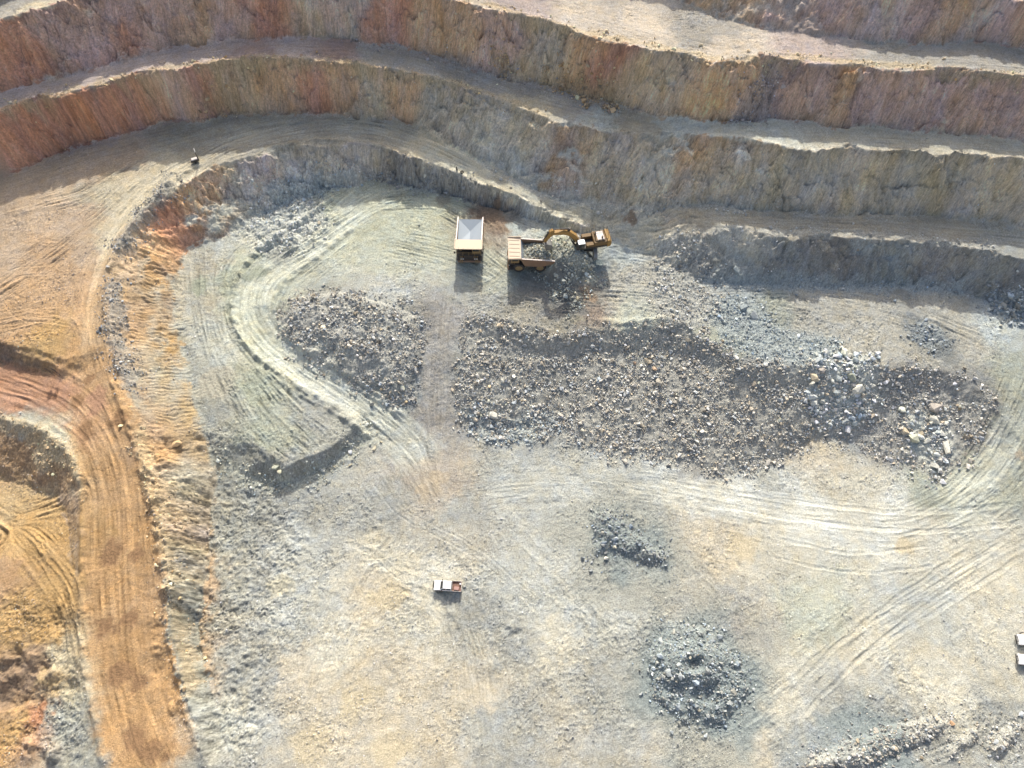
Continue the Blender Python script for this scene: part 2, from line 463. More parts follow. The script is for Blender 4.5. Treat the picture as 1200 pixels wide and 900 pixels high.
  (76.6, 11.6, 'cream', 0),
  (60.7, 8.8, 'grey', 0),
  (62.3, 3.4, 'blue', 0),
  (52.7, -0.5, 'blue', 0),
  (73.1, 0.1, 'grey', 0),
  (85.9, 3.4, 'grey', 0),
  (98.3, 36.2, 'cream', 0),
  (95.2, 26.5, 'cream', 0),
  (-25.9, 26.6, 'ctan', 0),
  (-6.1, 11.6, 'ctan', 0),
  (-13.1, 29.7, 'cream', 0),
  (-10.0, 36.4, 'greyt2', 0),
  (-37.6, 43.1, 'grey', 0),
  (-52.4, -1.7, 'grey', 0),
  (29.8, 4.7, 'greyt2', 0),
]
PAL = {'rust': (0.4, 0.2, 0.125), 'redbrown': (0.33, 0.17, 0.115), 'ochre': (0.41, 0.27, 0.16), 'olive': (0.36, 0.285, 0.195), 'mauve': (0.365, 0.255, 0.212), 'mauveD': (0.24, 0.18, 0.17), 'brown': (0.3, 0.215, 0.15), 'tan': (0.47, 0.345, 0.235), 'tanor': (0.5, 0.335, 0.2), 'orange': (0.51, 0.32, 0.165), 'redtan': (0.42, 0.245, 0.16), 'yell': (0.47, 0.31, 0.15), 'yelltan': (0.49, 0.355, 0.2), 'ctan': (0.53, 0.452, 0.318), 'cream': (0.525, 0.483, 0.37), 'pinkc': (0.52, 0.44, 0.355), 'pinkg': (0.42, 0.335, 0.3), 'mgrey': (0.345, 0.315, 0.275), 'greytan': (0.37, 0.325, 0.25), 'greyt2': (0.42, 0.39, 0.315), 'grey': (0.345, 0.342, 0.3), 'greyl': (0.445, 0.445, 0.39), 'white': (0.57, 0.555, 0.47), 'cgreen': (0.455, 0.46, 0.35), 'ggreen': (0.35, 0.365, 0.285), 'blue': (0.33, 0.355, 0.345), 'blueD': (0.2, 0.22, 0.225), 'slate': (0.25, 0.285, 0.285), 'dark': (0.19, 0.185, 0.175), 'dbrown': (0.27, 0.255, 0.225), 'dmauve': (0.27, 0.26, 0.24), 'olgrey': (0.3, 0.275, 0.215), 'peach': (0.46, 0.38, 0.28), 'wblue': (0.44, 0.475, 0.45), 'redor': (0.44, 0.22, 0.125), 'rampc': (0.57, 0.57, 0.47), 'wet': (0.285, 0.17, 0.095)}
STREAKS = [
  ([(-82.25,109.1),(-85.37,94.99),(-86.0,82.36),(-84.02,70.84),(-78.31,59.73),(-72.41,46.32)],6.89,1.0,0.05),
  ([(-103.72,67.31),(-91.7,63.12),(-81.13,56.43),(-74.94,46.39),(-71.94,33.97),(-68.5,19.41),(-64.1,7.2),(-57.93,-2.37)],5.94,1.3,0.05),
  ([(-102.13,62.52),(-92.4,59.48),(-82.98,53.1),(-77.99,44.87),(-75.12,32.47),(-71.81,16.64),(-67.23,4.6)],2.57,1.2,0.05),
  ([(-73.25,120.78),(-64.69,127.8),(-51.37,133.17),(-35.17,134.46),(-20.53,129.81),(-8.1,122.71),(4.0,115.52),(17.86,110.03),(34.95,106.46)],5.34,1.1,0.05),
  ([(35.0,107.12),(56.76,104.08),(84.73,102.74),(111.8,99.38)],3.01,0.8,0.04),
  ([(-111.86,114.26),(-97.12,122.68),(-77.41,131.48)],4.96,0.7,0.05),
  ([(-111.02,105.67),(-104.53,108.4),(-96.33,112.44),(-87.1,121.65)],3.85,0.9,0.09),
  ([(-106.16,88.33),(-99.01,94.87),(-92.25,104.05),(-85.3,114.0)],5.65,0.8,0.06),
  ([(-105.2,78.33),(-96.98,80.33),(-89.42,78.33),(-84.48,72.46)],3.16,0.8,0.06),
  ([(-96.17,34.82),(-93.14,39.82),(-87.46,43.13),(-81.33,44.94)],3.3,1.2,0.12),
  ([(-98.04,39.82),(-89.62,34.76),(-80.59,26.82),(-76.6,19.44)],5.42,1.2,0.12),
  ([(4.02,112.79),(-8.15,118.85),(-20.7,120.84),(-32.79,116.89),(-45.77,105.61),(-55.59,97.82),(-58.22,89.5),(-53.9,81.13),(-44.17,73.29),(-32.64,65.81),(-22.31,57.67),(-16.61,50.32)],5.73,1.2,0.06),
  ([(-41.51,121.12),(-50.6,111.87),(-62.97,101.81),(-64.49,90.29),(-59.99,79.21),(-50.96,71.67)],4.2,1.0,0.08),
  ([(-26.73,118.2),(-16.3,115.31),(-7.98,107.56),(-3.89,98.91)],4.39,1.2,0.09),
  ([(-23.68,103.86),(-15.66,101.3),(-5.8,96.54)],5.87,0.9,0.07),
  ([(-39.62,104.25),(-48.27,94.79),(-51.17,88.02)],3.48,0.7,0.05),
  ([(-71.07,99.03),(-68.05,87.79),(-64.01,76.86),(-58.72,66.93),(-52.19,57.75),(-46.49,53.36)],4.27,1.0,0.1),
  ([(-54.81,73.56),(-50.05,65.66),(-42.1,58.24)],5.36,1.0,0.1),
  ([(-15.1,88.47),(-15.59,73.85),(-15.79,61.17),(-16.61,50.32)],3.23,0.8,0.05),
  ([(-3.89,98.91),(7.61,91.77),(18.97,90.62),(30.14,89.14),(35.5,86.78)],5.69,0.9,0.08),
  ([(23.51,103.09),(29.26,100.93),(36.68,100.73)],3.51,0.8,0.06),
  ([(47.31,90.39),(66.4,90.62),(84.52,87.23),(97.7,80.73)],5.63,0.5,0.05),
  ([(105.79,64.76),(100.09,56.25),(93.16,48.13),(83.41,41.48)],7.76,0.8,0.06),
  ([(102.69,49.26),(93.66,43.0),(76.37,40.61),(59.76,42.36),(44.81,45.04),(27.91,48.68)],5.98,0.9,0.04),
  ([(100.78,39.45),(81.77,29.75),(66.82,21.91),(55.71,14.48),(42.03,6.1)],6.36,0.55,0.03),
  ([(96.64,36.19),(79.28,26.57),(62.28,15.95),(47.75,4.74)],4.67,0.4,0.025),
  ([(-28.28,34.66),(-19.63,29.75),(-12.94,26.57),(-6.26,17.4),(-3.73,4.74)],4.04,0.5,0.05),
  ([(-27.97,50.32),(-22.03,39.79),(-27.8,29.75),(-34.05,14.48)],5.72,0.4,0.03),
  ([(3.35,36.35),(12.94,26.57),(18.77,17.4)],4.85,0.4,0.04),
  ([(-6.94,46.85),(8.71,48.61),(27.83,47.76)],5.23,0.5,0.03),
  ([(33.27,34.66),(40.45,26.57),(43.8,17.4)],4.85,0.4,0.03),
  ([(69.99,-0.51),(78.11,2.08),(82.6,-1.79)],2.95,0.5,0.05),
  ([(72.28,74.35),(54.32,75.3),(45.66,78.37)],3.26,0.5,0.05),
  ([(-11.87,153.85),(7.86,151.08),(26.97,144.75),(46.59,135.91),(66.0,131.28),(91.66,131.28),(109.35,129.7)],3.35,0.6,0.03),
  ([(-113.68,128.98),(-96.77,135.68),(-79.03,142.7),(-60.11,146.67),(-36.57,148.54),(-16.28,144.8),(4.01,136.96),(27.27,127.42),(48.71,120.08),(74.56,119.15),(110.27,114.89)],2.44,0.6,0.03),
]
TRACKS = [
  ([(-106.2,85.26),(-102.49,81.29),(-96.89,79.95),(-92.57,82.36),(-91.84,86.47),(-94.02,89.56)],2.2,0.35,0.5),
  ([(-107.95,88.33),(-104.15,90.84),(-97.95,90.97),(-92.71,87.58),(-89.04,80.33)],2.2,0.35,0.4),
  ([(-102.64,75.42),(-96.09,77.28),(-89.79,76.35),(-85.23,70.84)],2.2,0.35,0.4),
  ([(-85.07,97.32),(-85.96,84.4),(-83.68,69.04)],4.2,0.8,0.5),
  ([(-71.69,122.73),(-81.22,112.87),(-85.57,99.54),(-85.74,86.47),(-82.99,70.84)],4.4,1.0,0.7),
  ([(19.89,110.3),(0.0,117.83),(-16.35,127.37),(-32.93,132.3),(-53.28,132.26),(-68.21,125.41)],4.4,1.0,0.6),
  ([(-103.37,66.32),(-91.39,62.16),(-79.88,54.68),(-73.91,43.22),(-70.39,28.02),(-66.9,13.91),(-60.42,-0.5)],4.0,0.8,0.5),
  ([(-104.64,70.22),(-93.57,66.4),(-82.91,60.34),(-77.03,51.3)],4.0,0.5,-0.6),
  ([(-70.8,46.32),(-66.83,33.91),(-64.57,25.13)],1.0,0.4,-0.7),
  ([(-93.81,75.32),(-90.81,80.33),(-88.49,94.99)],4.0,0.6,0.3),
  ([(-16.09,89.6),(-16.14,73.85),(-16.37,57.51),(-17.48,50.32)],3.6,0.8,0.35),
  ([(-8.21,117.92),(0.0,107.56),(-4.83,96.54),(-13.43,94.2)],4.0,0.7,-0.5),
  ([(-32.79,116.89),(-16.38,116.75),(-8.05,110.88),(-5.48,101.3)],4.2,0.7,-0.6),
  ([(-35.05,119.04),(-14.4,118.76),(-5.03,110.88),(-2.35,101.3)],4.2,0.6,0.5),
  ([(-43.93,106.84),(-55.0,97.82),(-57.84,89.5),(-53.75,81.53),(-43.84,73.67),(-31.72,65.62),(-21.77,57.67)],4.2,0.9,0.5),
  ([(-45.23,109.34),(-57.75,99.22),(-60.8,88.25),(-55.63,78.76),(-45.66,71.11)],4.2,0.7,-0.35),
  ([(-36.74,72.34),(-29.11,66.82),(-23.36,61.25)],1.0,0.7,-0.7),
  ([(-28.45,36.35),(-21.33,30.56),(-15.46,28.17)],1.7,0.35,0.5),
  ([(-9.77,28.17),(-8.75,21.91),(-6.93,13.06),(-4.46,3.41)],1.7,0.35,-0.45),
  ([(-12.21,28.17),(-10.17,17.4),(-8.21,4.74)],1.7,0.35,-0.3),
  ([(-27.97,50.32),(-22.27,43.25),(-6.65,34.66),(6.4,23.46)],1.7,0.4,0.35),
  ([(98.31,36.19),(80.9,26.57),(62.57,17.4),(49.77,7.46)],3.8,0.7,0.2),
  ([(91.35,34.61),(73.97,24.99),(59.95,15.95)],3.8,0.6,-0.25),
  ([(83.17,34.66),(66.22,33.04),(50.21,36.35)],3.8,0.6,0.3),
  ([(101.59,42.76),(81.65,41.16),(58.23,43.25),(38.15,46.85)],3.8,0.8,0.4),
  ([(103.25,61.19),(97.62,52.02),(87.1,43.13)],3.8,0.7,0.5),
  ([(101.0,62.97),(95.9,54.04),(86.19,45.81)],3.8,0.6,-0.4),
  ([(1.9,91.77),(11.34,89.08),(26.38,88.85),(35.26,84.56)],3.6,0.6,-0.5),
  ([(19.41,100.42),(27.39,101.92),(34.9,99.48)],3.0,0.5,-0.5),
  ([(-70.57,101.43),(-69.37,89.94),(-65.35,79.0),(-60.77,70.81)],1.2,0.5,-0.5),
  ([(-68.24,99.15),(-64.49,90.29),(-64.58,81.27)],3.4,0.5,0.5),
  ([(-56.12,71.29),(-47.78,61.87),(-43.3,54.44)],3.4,0.5,-0.5),
  ([(-53.05,73.65),(-44.93,66.01),(-36.39,60.5)],3.4,0.5,-0.5),
  ([(-49.75,75.0),(-41.98,70.27),(-32.7,66.73)],3.4,0.5,0.5),
  ([(14.06,16.69),(18.94,19.65),(15.48,14.48)],1.7,0.3,-0.3),
  ([(-78.85,128.71),(-61.85,135.26),(-37.47,137.49),(-20.65,133.8)],4.0,0.8,-0.4),
  ([(49.34,104.56),(75.55,103.73),(108.32,99.93)],4.0,0.8,0.4),
  ([(43.32,89.14),(56.65,89.37),(67.47,86.71)],3.0,0.5,-0.4),
]
RIPPLES = [
  ([(-78.97,100.14),(-76.59,87.98),(-72.3,73.45),(-67.68,59.91),(-64.25,49.51)],4.64,0.85,0.11),
  ([(-51.86,55.86),(-46.78,55.23),(-40.53,59.29)],2.43,0.7,0.05),
  ([(-82.28,89.77),(-78.76,75.44)],1.76,0.9,0.08),
  ([(2.85,90.62),(9.33,85.0),(12.93,81.71)],3.36,0.9,0.07),
  ([(-64.01,44.34),(-60.22,25.69)],2.19,1.1,0.1),
  ([(-112.34,104.32),(-107.4,105.81)],3.01,1.3,0.12),
]
RUBBLE = [
  ('rubble_slope', [(-8.96, 84.71), (0.0, 81.62), (9.16, 78.97), (16.6, 81.12), (25.83, 81.12), (35.06, 82.76), (39.42, 80.3), (45.21, 75.2), (50.27, 72.28), (62.78, 71.91), (64.34, 66.01), (64.87, 59.5), (54.07, 53.69), (43.92, 50.87), (30.26, 55.17), (21.33, 55.1), (14.34, 57.91), (7.21, 60.6), (0.0, 59.7), (-9.92, 61.5), (-10.96, 71.96)], 6.0, 0.3, 0.95, 'greybrown', 0.3, 'long slope of blasted grey rock below the excavator bench', 'rubble'),
  ('rubble_slope', [(64.22, 71.91), (86.1, 71.91), (94.56, 69.31), (98.73, 64.76), (96.84, 60.01), (92.12, 52.83), (87.14, 49.39), (81.27, 53.2), (71.77, 57.99), (65.18, 59.78)], 5.0, 0.3, 0.9, 'greymauve', 0.25, 'rubble slope around the pale boulders under the terrace', 'rubble'),
  ('rubble_pile', [(-50.8, 84.4), (-47.67, 90.59), (-38.09, 91.47), (-28.3, 88.47), (-20.26, 85.16), (-20.62, 75.76), (-21.8, 66.73), (-24.45, 65.26), (-31.06, 69.05), (-38.65, 73.29), (-46.36, 77.13)], 6.0, 0.3, 0.9, 'grey', 0.35, 'grey rock pile between the curved and the straight ramp', 'rubble'),
  ('rubble_pile', [(7.94, 106.5), (13.4, 106.16), (17.31, 99.54), (19.11, 93.84), (13.47, 85.91), (9.11, 90.62), (6.19, 96.96)], 6, 0.32, 0.9, 'green', 0.3, 'rock heap between the excavator and the haul truck', 'rubble'),
  ('rubble_slope', [(33.98, 103.54), (39.73, 102.87), (43.69, 98.28), (43.53, 93.72), (47.31, 90.39), (42.23, 80.41), (36.87, 82.36), (31.59, 84.67), (31.5, 93.72)], 5.0, 0.26, 0.7, 'grey', 0.25, 'loose rubble slope between truck bench and right terrace', 'rubble'),
  ('rubble_pile', [(24.52, 16.69), (29.41, 21.62), (37.73, 21.0), (41.6, 15.21), (42.37, 10.23), (37.3, 4.74), (29.91, 5.02), (24.9, 9.12)], 6.0, 0.27, 0.9, 'blue', 0.4, 'round blue grey rock mound with a hollow top', 'rubble'),
  ('rubble_pile', [(15.4, 42.92), (19.71, 43.58), (24.49, 38.92), (30.77, 34.66), (29.97, 31.69), (24.83, 33.04), (19.19, 35.5), (14.92, 33.82), (16.79, 37.2)], 6.0, 0.26, 0.7, 'blueD', 0.4, 'dark hook shaped rubble heap above the round mound', 'rubble'),
  ('rubble_windrow', [(49.44, -1.8), (56.84, 2.09), (65.65, 4.74), (73.48, 6.36), (77.7, 5.41), (73.98, 3.14), (65.82, 0.13), (59.43, -2.43)], 7.0, 0.28, 0.7, 'grey', 0.4, 'long grey rock windrow at the bottom edge', 'rubble'),
  ('rubble_pile', [(74.09, 0.78), (77.72, 3.4), (81.05, 4.73), (80.58, 1.82), (77.8, 1.04), (74.62, -0.77)], 7.0, 0.26, 0.6, 'grey', 0.35, 'small grey rock pile just right of the long windrow', 'rubble'),
  ('rubble_pile', [(80.81, 1.43), (83.9, 4.06), (87.27, 5.4), (88.88, 4.46), (85.81, 1.42), (82.64, -0.77)], 7.0, 0.28, 0.7, 'grey', 0.35, 'small grey rock pile in the bottom right corner', 'rubble'),
  ('rubble_edge', [(-58.5, 54.71), (-54.52, 51.05), (-48.4, 49.76), (-43.52, 50.11), (-36.09, 54.57), (-30.59, 61.34), (-28.67, 59.18), (-35.15, 52.46), (-44.1, 47.49), (-51.67, 47.29), (-58.34, 50.9)], 6.0, 0.26, 0.7, 'green', 0.3, 'broken rock along the foot of the dozed pad', 'rubble'),
  ('rubble_edge', [(-79.19, 116.71), (-75.1, 115.57), (-80.03, 107.34), (-82.65, 100.06), (-84.79, 95.37), (-86.92, 97.32), (-84.63, 103.11), (-81.59, 110.35)], 6, 0.24, 0.5, 'dark', 0.3, 'dark gravel berm inside the upper road', 'berm'),
  ('rubble_edge', [(-85.52, 88.57), (-83.3, 89.29), (-78.89, 75.23), (-74.82, 65.76), (-75.95, 64.23), (-78.34, 66.77), (-82.99, 76.35)], 6, 0.26, 0.6, 'dark', 0.3, 'grey gravel berm beside the orange slope', 'berm'),
  ('fallen_rock', [(-5.28, 145.87), (-1.01, 145.34), (0.0, 143.75), (-2.45, 143.73), (-5.31, 144.61)], 7, 0.36, 0.9, 'ochre', 0.2, 'small ochre rock fall on the middle bench', 'rock fall'),
  ('fallen_rock', [(7.24, 142.28), (11.95, 140.9), (23.61, 136.22), (25.33, 134.21), (22.77, 132.87), (17.9, 134.2), (12.12, 139.42), (7.08, 140.79)], 7, 0.36, 1.1, 'ochre', 0.25, 'larger ochre rock fall on the middle bench', 'rock fall'),
  ('fallen_rock', [(49.13, 125.1), (51.52, 128.04), (55.47, 132.9), (58.3, 130.89), (57.27, 127.82), (56.11, 124.94)], 5, 0.34, 0.9, 'mauve', 0.2, 'dark rock scree running down the notch in the right wall', 'scree'),
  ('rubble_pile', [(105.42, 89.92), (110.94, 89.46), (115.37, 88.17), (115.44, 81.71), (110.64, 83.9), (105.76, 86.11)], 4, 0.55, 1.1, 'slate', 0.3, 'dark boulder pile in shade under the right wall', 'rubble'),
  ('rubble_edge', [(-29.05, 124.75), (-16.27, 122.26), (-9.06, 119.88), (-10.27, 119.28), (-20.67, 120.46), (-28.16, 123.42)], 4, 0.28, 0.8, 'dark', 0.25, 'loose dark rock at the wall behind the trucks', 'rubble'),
  ('rubble_edge', [(-58.76, 120.04), (-45.48, 124.31), (-33.46, 125.2), (-41.65, 122.46), (-51.4, 117.64), (-57.11, 116.33)], 4, 0.28, 0.7, 'blue', 0.25, 'blue grey scree under the inner wall', 'rubble'),
  ('rubble_edge', [(-60.76, 114.62), (-47.41, 118.48), (-43.48, 111.42), (-49.59, 104.37), (-56.27, 102.5), (-62.17, 109.08)], 3.5, 0.24, 0.7, 'greyl', 0.45, 'pale rocky hummock at the head of the curved ramp', 'rubble'),
  ('rubble_edge', [(45.26, 89.25), (53.05, 90.5), (56.64, 83.79), (60.75, 80.62), (71.32, 78.48), (69.17, 72.65), (53.96, 73.21), (45.51, 77.31), (43.44, 82.58)], 3.5, 0.26, 0.7, 'blue', 0.25, 'blue green rock at the left of the right terrace', 'rubble'),
  ('rubble_edge', [(86.66, 82.41), (90.11, 83.5), (93.4, 81.82), (92.72, 77.51), (89.21, 76.84), (86.14, 78.97)], 5, 0.28, 0.7, 'blueD', 0.35, 'small dark rock patch on the right terrace', 'rubble'),
  ('rubble_edge', [(-100.98, 59.14), (-92.71, 57.52), (-86.52, 53.26), (-82.86, 48.2), (-85.06, 48.24), (-90.41, 52.14), (-97.22, 55.65), (-101.06, 56.66)], 2, 0.22, 0.5, 'tan', 0.2, 'pale rock edging below the left ramp', 'rubble'),
  ('rubble_edge', [(-92.45, 54.57), (-87.18, 52.43), (-87.11, 49.67), (-90.52, 48.54), (-93.51, 51.01)], 1.2, 0.26, 0.6, 'tan', 0.2, 'loose rock spilled down the left bank', 'rubble'),
  ('rubble_edge', [(-9.42, 65.26), (0.0, 63.23), (7.26, 65.07), (9.03, 61.59), (3.57, 57.75), (-7.17, 58.72)], 6, 0.3, 0.8, 'blue', 0.35, 'blue grey rubble lip beside the straight ramp', 'rubble'),
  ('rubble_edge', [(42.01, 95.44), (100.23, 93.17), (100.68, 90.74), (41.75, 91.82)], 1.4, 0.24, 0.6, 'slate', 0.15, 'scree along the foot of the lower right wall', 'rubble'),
  ('rubble_edge', [(-71.92, 56.35), (-66.47, 46.67), (-62.45, 34.34), (-59.28, 21.21), (-55.26, 11.5), (-55.52, 9.28), (-59.37, 18.05), (-63.27, 30.94), (-67.78, 43.09), (-72.69, 52.78)], 3.5, 0.24, 0.6, 'tan', 0.3, 'tan clods along the orange road shoulder', 'rubble'),
  ('fallen_rock', [(-112.35, 124.5), (-95.9, 132.27), (-78.27, 138.91), (-59.53, 142.8), (-40.01, 143.07), (-26.11, 141.5), (-12.07, 139.26), (0.0, 134.53), (7.87, 129.84), (7.91, 131.47), (0.0, 136.2), (-12.11, 140.8), (-26.2, 143.06), (-40.15, 144.64), (-59.75, 144.37), (-78.55, 140.45), (-96.24, 133.75), (-112.81, 126.16)], 1.6, 0.26, 0.7, 'tan', 0.15, 'loose rock along the crest of the rusty wall', 'crest rock'),
  ('fallen_rock', [(-11.85, 154.49), (1.95, 149.34), (11.59, 145.12), (35.59, 136.29), (49.3, 131.55), (59.78, 132.52), (82.12, 129.87), (108.07, 126.27), (108.57, 127.65), (82.66, 131.7), (60.17, 134.37), (49.42, 132.87), (35.82, 138.18), (11.65, 146.9), (1.96, 151.17), (-10.91, 155.81)], 1.6, 0.26, 0.7, 'tan', 0.15, 'loose rock along the crest below the wide top bench', 'crest rock'),
  ('fallen_rock', [(41.75, 102.22), (65.52, 100.98), (83.93, 99.8), (105.22, 96.49), (105.78, 97.99), (84.38, 101.33), (65.87, 102.53), (41.81, 103.37)], 2.2, 0.26, 0.7, 'grey', 0.2, 'loose rock along the crest of the short right wall', 'crest rock'),
  ('boulder_spill', [(62.39, 74.73), (76.15, 75.4), (77.32, 66.84), (73.27, 60.89), (63.89, 61.34)], 1.3, 0.62, 1.5, 'pale', 0.2, 'spill of big pale blocks below the right terrace edge', 'boulder spill'),
  ('boulder_spill', [(82.23, 64.37), (91.29, 62.66), (91.24, 55.36), (86.27, 51.25), (82.11, 57.44)], 0.9, 0.55, 1.3, 'pale', 0.2, 'scatter of big pale blocks at the right slope foot', 'boulder spill'),
  ('fallen_rock', [(-40.79, 150.89), (-16.43, 148.7), (8.09, 139.93), (31.27, 130.09), (8.06, 138.39), (-16.37, 147.09)], 1.2, 0.35, 0.8, 'mauve', 0.08, 'fallen rock along the toe of the middle wall', 'rock fall'),
  ('fallen_rock', [(-8.15, 125.25), (8.05, 117.33), (31.42, 112.02), (57.67, 109.13), (57.4, 107.45), (31.39, 110.5), (6.01, 115.43)], 1.5, 0.3, 0.7, 'grey', 0.08, 'fallen rock along the toe of the lower wall', 'rock fall'),
  ('fallen_rock', [(-71.98, 138.75), (-65.69, 140.28), (-65.16, 138.07), (-74.03, 136.91)], 2.5, 0.35, 0.9, 'ochre', 0.15, 'small rock fall against the rusty left wall', 'rock fall'),
]
BOULDERS = [
  (31.45, 70.55, 2.0, 'greyt2', 'largest smooth grey boulder on the rubble slope below the excavator'),
  (29.3, 75.0, 1.6, 'ctan', 'tan flat boulder above the largest boulder on the rubble slope'),
  (30.68, 73.48, 1.3, 'tan', 'tan boulder touching the flat tan one on the rubble slope'),
  (26.52, 74.81, 0.9, 'brown', 'brown boulder left of the tan pair on the rubble slope'),
  (9.38, 75.66, 1.0, 'greyl', 'pale boulder under the brown lip near the rubble slope top'),
  (7.53, 74.89, 1.0, 'white', 'white block beside the pale boulder near the rubble slope top'),
  (8.8, 73.0, 1.1, 'grey', 'round grey boulder just below the white block on the rubble slope'),
  (2.02, 73.0, 0.9, 'greyl', 'pale block left of the white block on the rubble slope'),
  (-2.01, 70.64, 1.0, 'white', 'white upright block at the left of the rubble slope'),
  (3.28, 69.43, 1.1, 'greyl', 'pale boulder in the left middle of the rubble slope'),
  (18.48, 70.93, 1.0, 'wblue', 'bluish white boulder in the centre of the rubble slope'),
  (15.66, 67.84, 0.8, 'white', 'small white boulder at the middle foot of the rubble slope'),
  (-3.8, 63.51, 1.9, 'white', 'flat white slab on the rubble lip by the straight ramp'),
  (-4.15, 60.32, 1.0, 'greyl', 'pale boulder at the foot of the rubble lip'),
  (72.43, 67.76, 2.9, 'white', 'biggest white boulder with a sharp top on the right rubble'),
  (71.12, 70.25, 2.2, 'ggreen', 'grey green boulder just behind the biggest white boulder'),
  (68.44, 69.79, 1.9, 'wblue', 'tall bluish slab left of the biggest white boulder'),
  (68.45, 67.58, 1.8, 'wblue', 'leaning pale slab in front of the bluish slab'),
  (63.4, 70.25, 1.9, 'ctan', 'tan boulder at the left end of the pale boulder cluster'),
  (64.97, 71.63, 1.6, 'mgrey', 'grey mauve boulder behind the tan boulder'),
  (65.42, 66.01, 1.3, 'greyl', 'square pale boulder low in the left of the boulder cluster'),
  (72.46, 73.69, 1.4, 'wblue', 'bluish boulder alone on the terrace above the white one'),
  (75.74, 68.77, 1.2, 'greyl', 'pale boulder right of the biggest white boulder'),
  (78.96, 68.13, 0.9, 'white', 'small white rock standing apart on the right rubble'),
  (70.15, 62.25, 1.6, 'blue', 'flat grey boulder at the foot of the pale boulder cluster'),
  (71.98, 61.81, 1.4, 'wblue', 'flat bluish boulder at the foot of the pale boulder cluster'),
  (67.16, 62.16, 1.0, 'white', 'white block at the left foot of the boulder cluster'),
  (81.87, 59.85, 1.8, 'ctan', 'cream boulder left of a larger cream boulder at the slope foot'),
  (83.32, 58.32, 2.4, 'cgreen', 'larger round cream boulder at the foot of the right rubble'),
  (85.23, 59.23, 1.7, 'ctan', 'cream boulder tucked behind the larger round cream boulder'),
  (88.52, 64.1, 2.6, 'mgrey', 'large brownish grey boulder high on the right rubble'),
  (87.95, 61.75, 2.2, 'white', 'white pointed boulder below the brownish grey one'),
  (88.43, 59.42, 1.7, 'wblue', 'bluish white boulder under the pointed white boulder'),
  (86.14, 57.71, 1.6, 'greyl', 'grey slab leaning left of the wide white boulder'),
  (89.76, 56.32, 2.7, 'white', 'wide white boulder casting a broad shadow at the slope foot'),
  (86.86, 52.63, 1.9, 'greyl', 'lone pale boulder on the floor below the wide white boulder'),
  (90.41, 61.12, 1.2, 'white', 'small white rock right of the pointed white boulder'),
  (52.87, 84.49, 2.6, 'blue', 'blue grey outcrop boulder on the left part of the terrace'),
  (50.72, 86.6, 1.9, 'slate', 'dark slate boulder behind the blue grey outcrop'),
  (49.82, 95.37, 1.8, 'slate', 'dark boulder at the wall foot in the terrace corner'),
  (-24.67, 123.36, 1.0, 'greyl', 'pale rock at the wall foot left of the truck bench'),
  (-20.92, 122.96, 1.1, 'white', 'white rock lodged in the dark wall foot'),
  (27.89, 13.2, 1.3, 'wblue', 'pale blue boulder on the left rim of the round mound'),
  (29.71, 14.34, 1.1, 'wblue', 'pale block at the hollow of the round mound'),
  (18.24, 33.82, 1.0, 'white', 'white rock in front of the dark hook shaped heap'),
  (76.76, 5.0, 1.1, 'ochre', 'orange rock at the right tip of the long windrow'),
  (-47.38, 51.27, 1.5, 'cgreen', 'flat grey slab on the front edge of the dozed pad'),
  (-66.2, 54.43, 1.8, 'yelltan', 'yellow boulder in the broken end of the orange slope'),
]
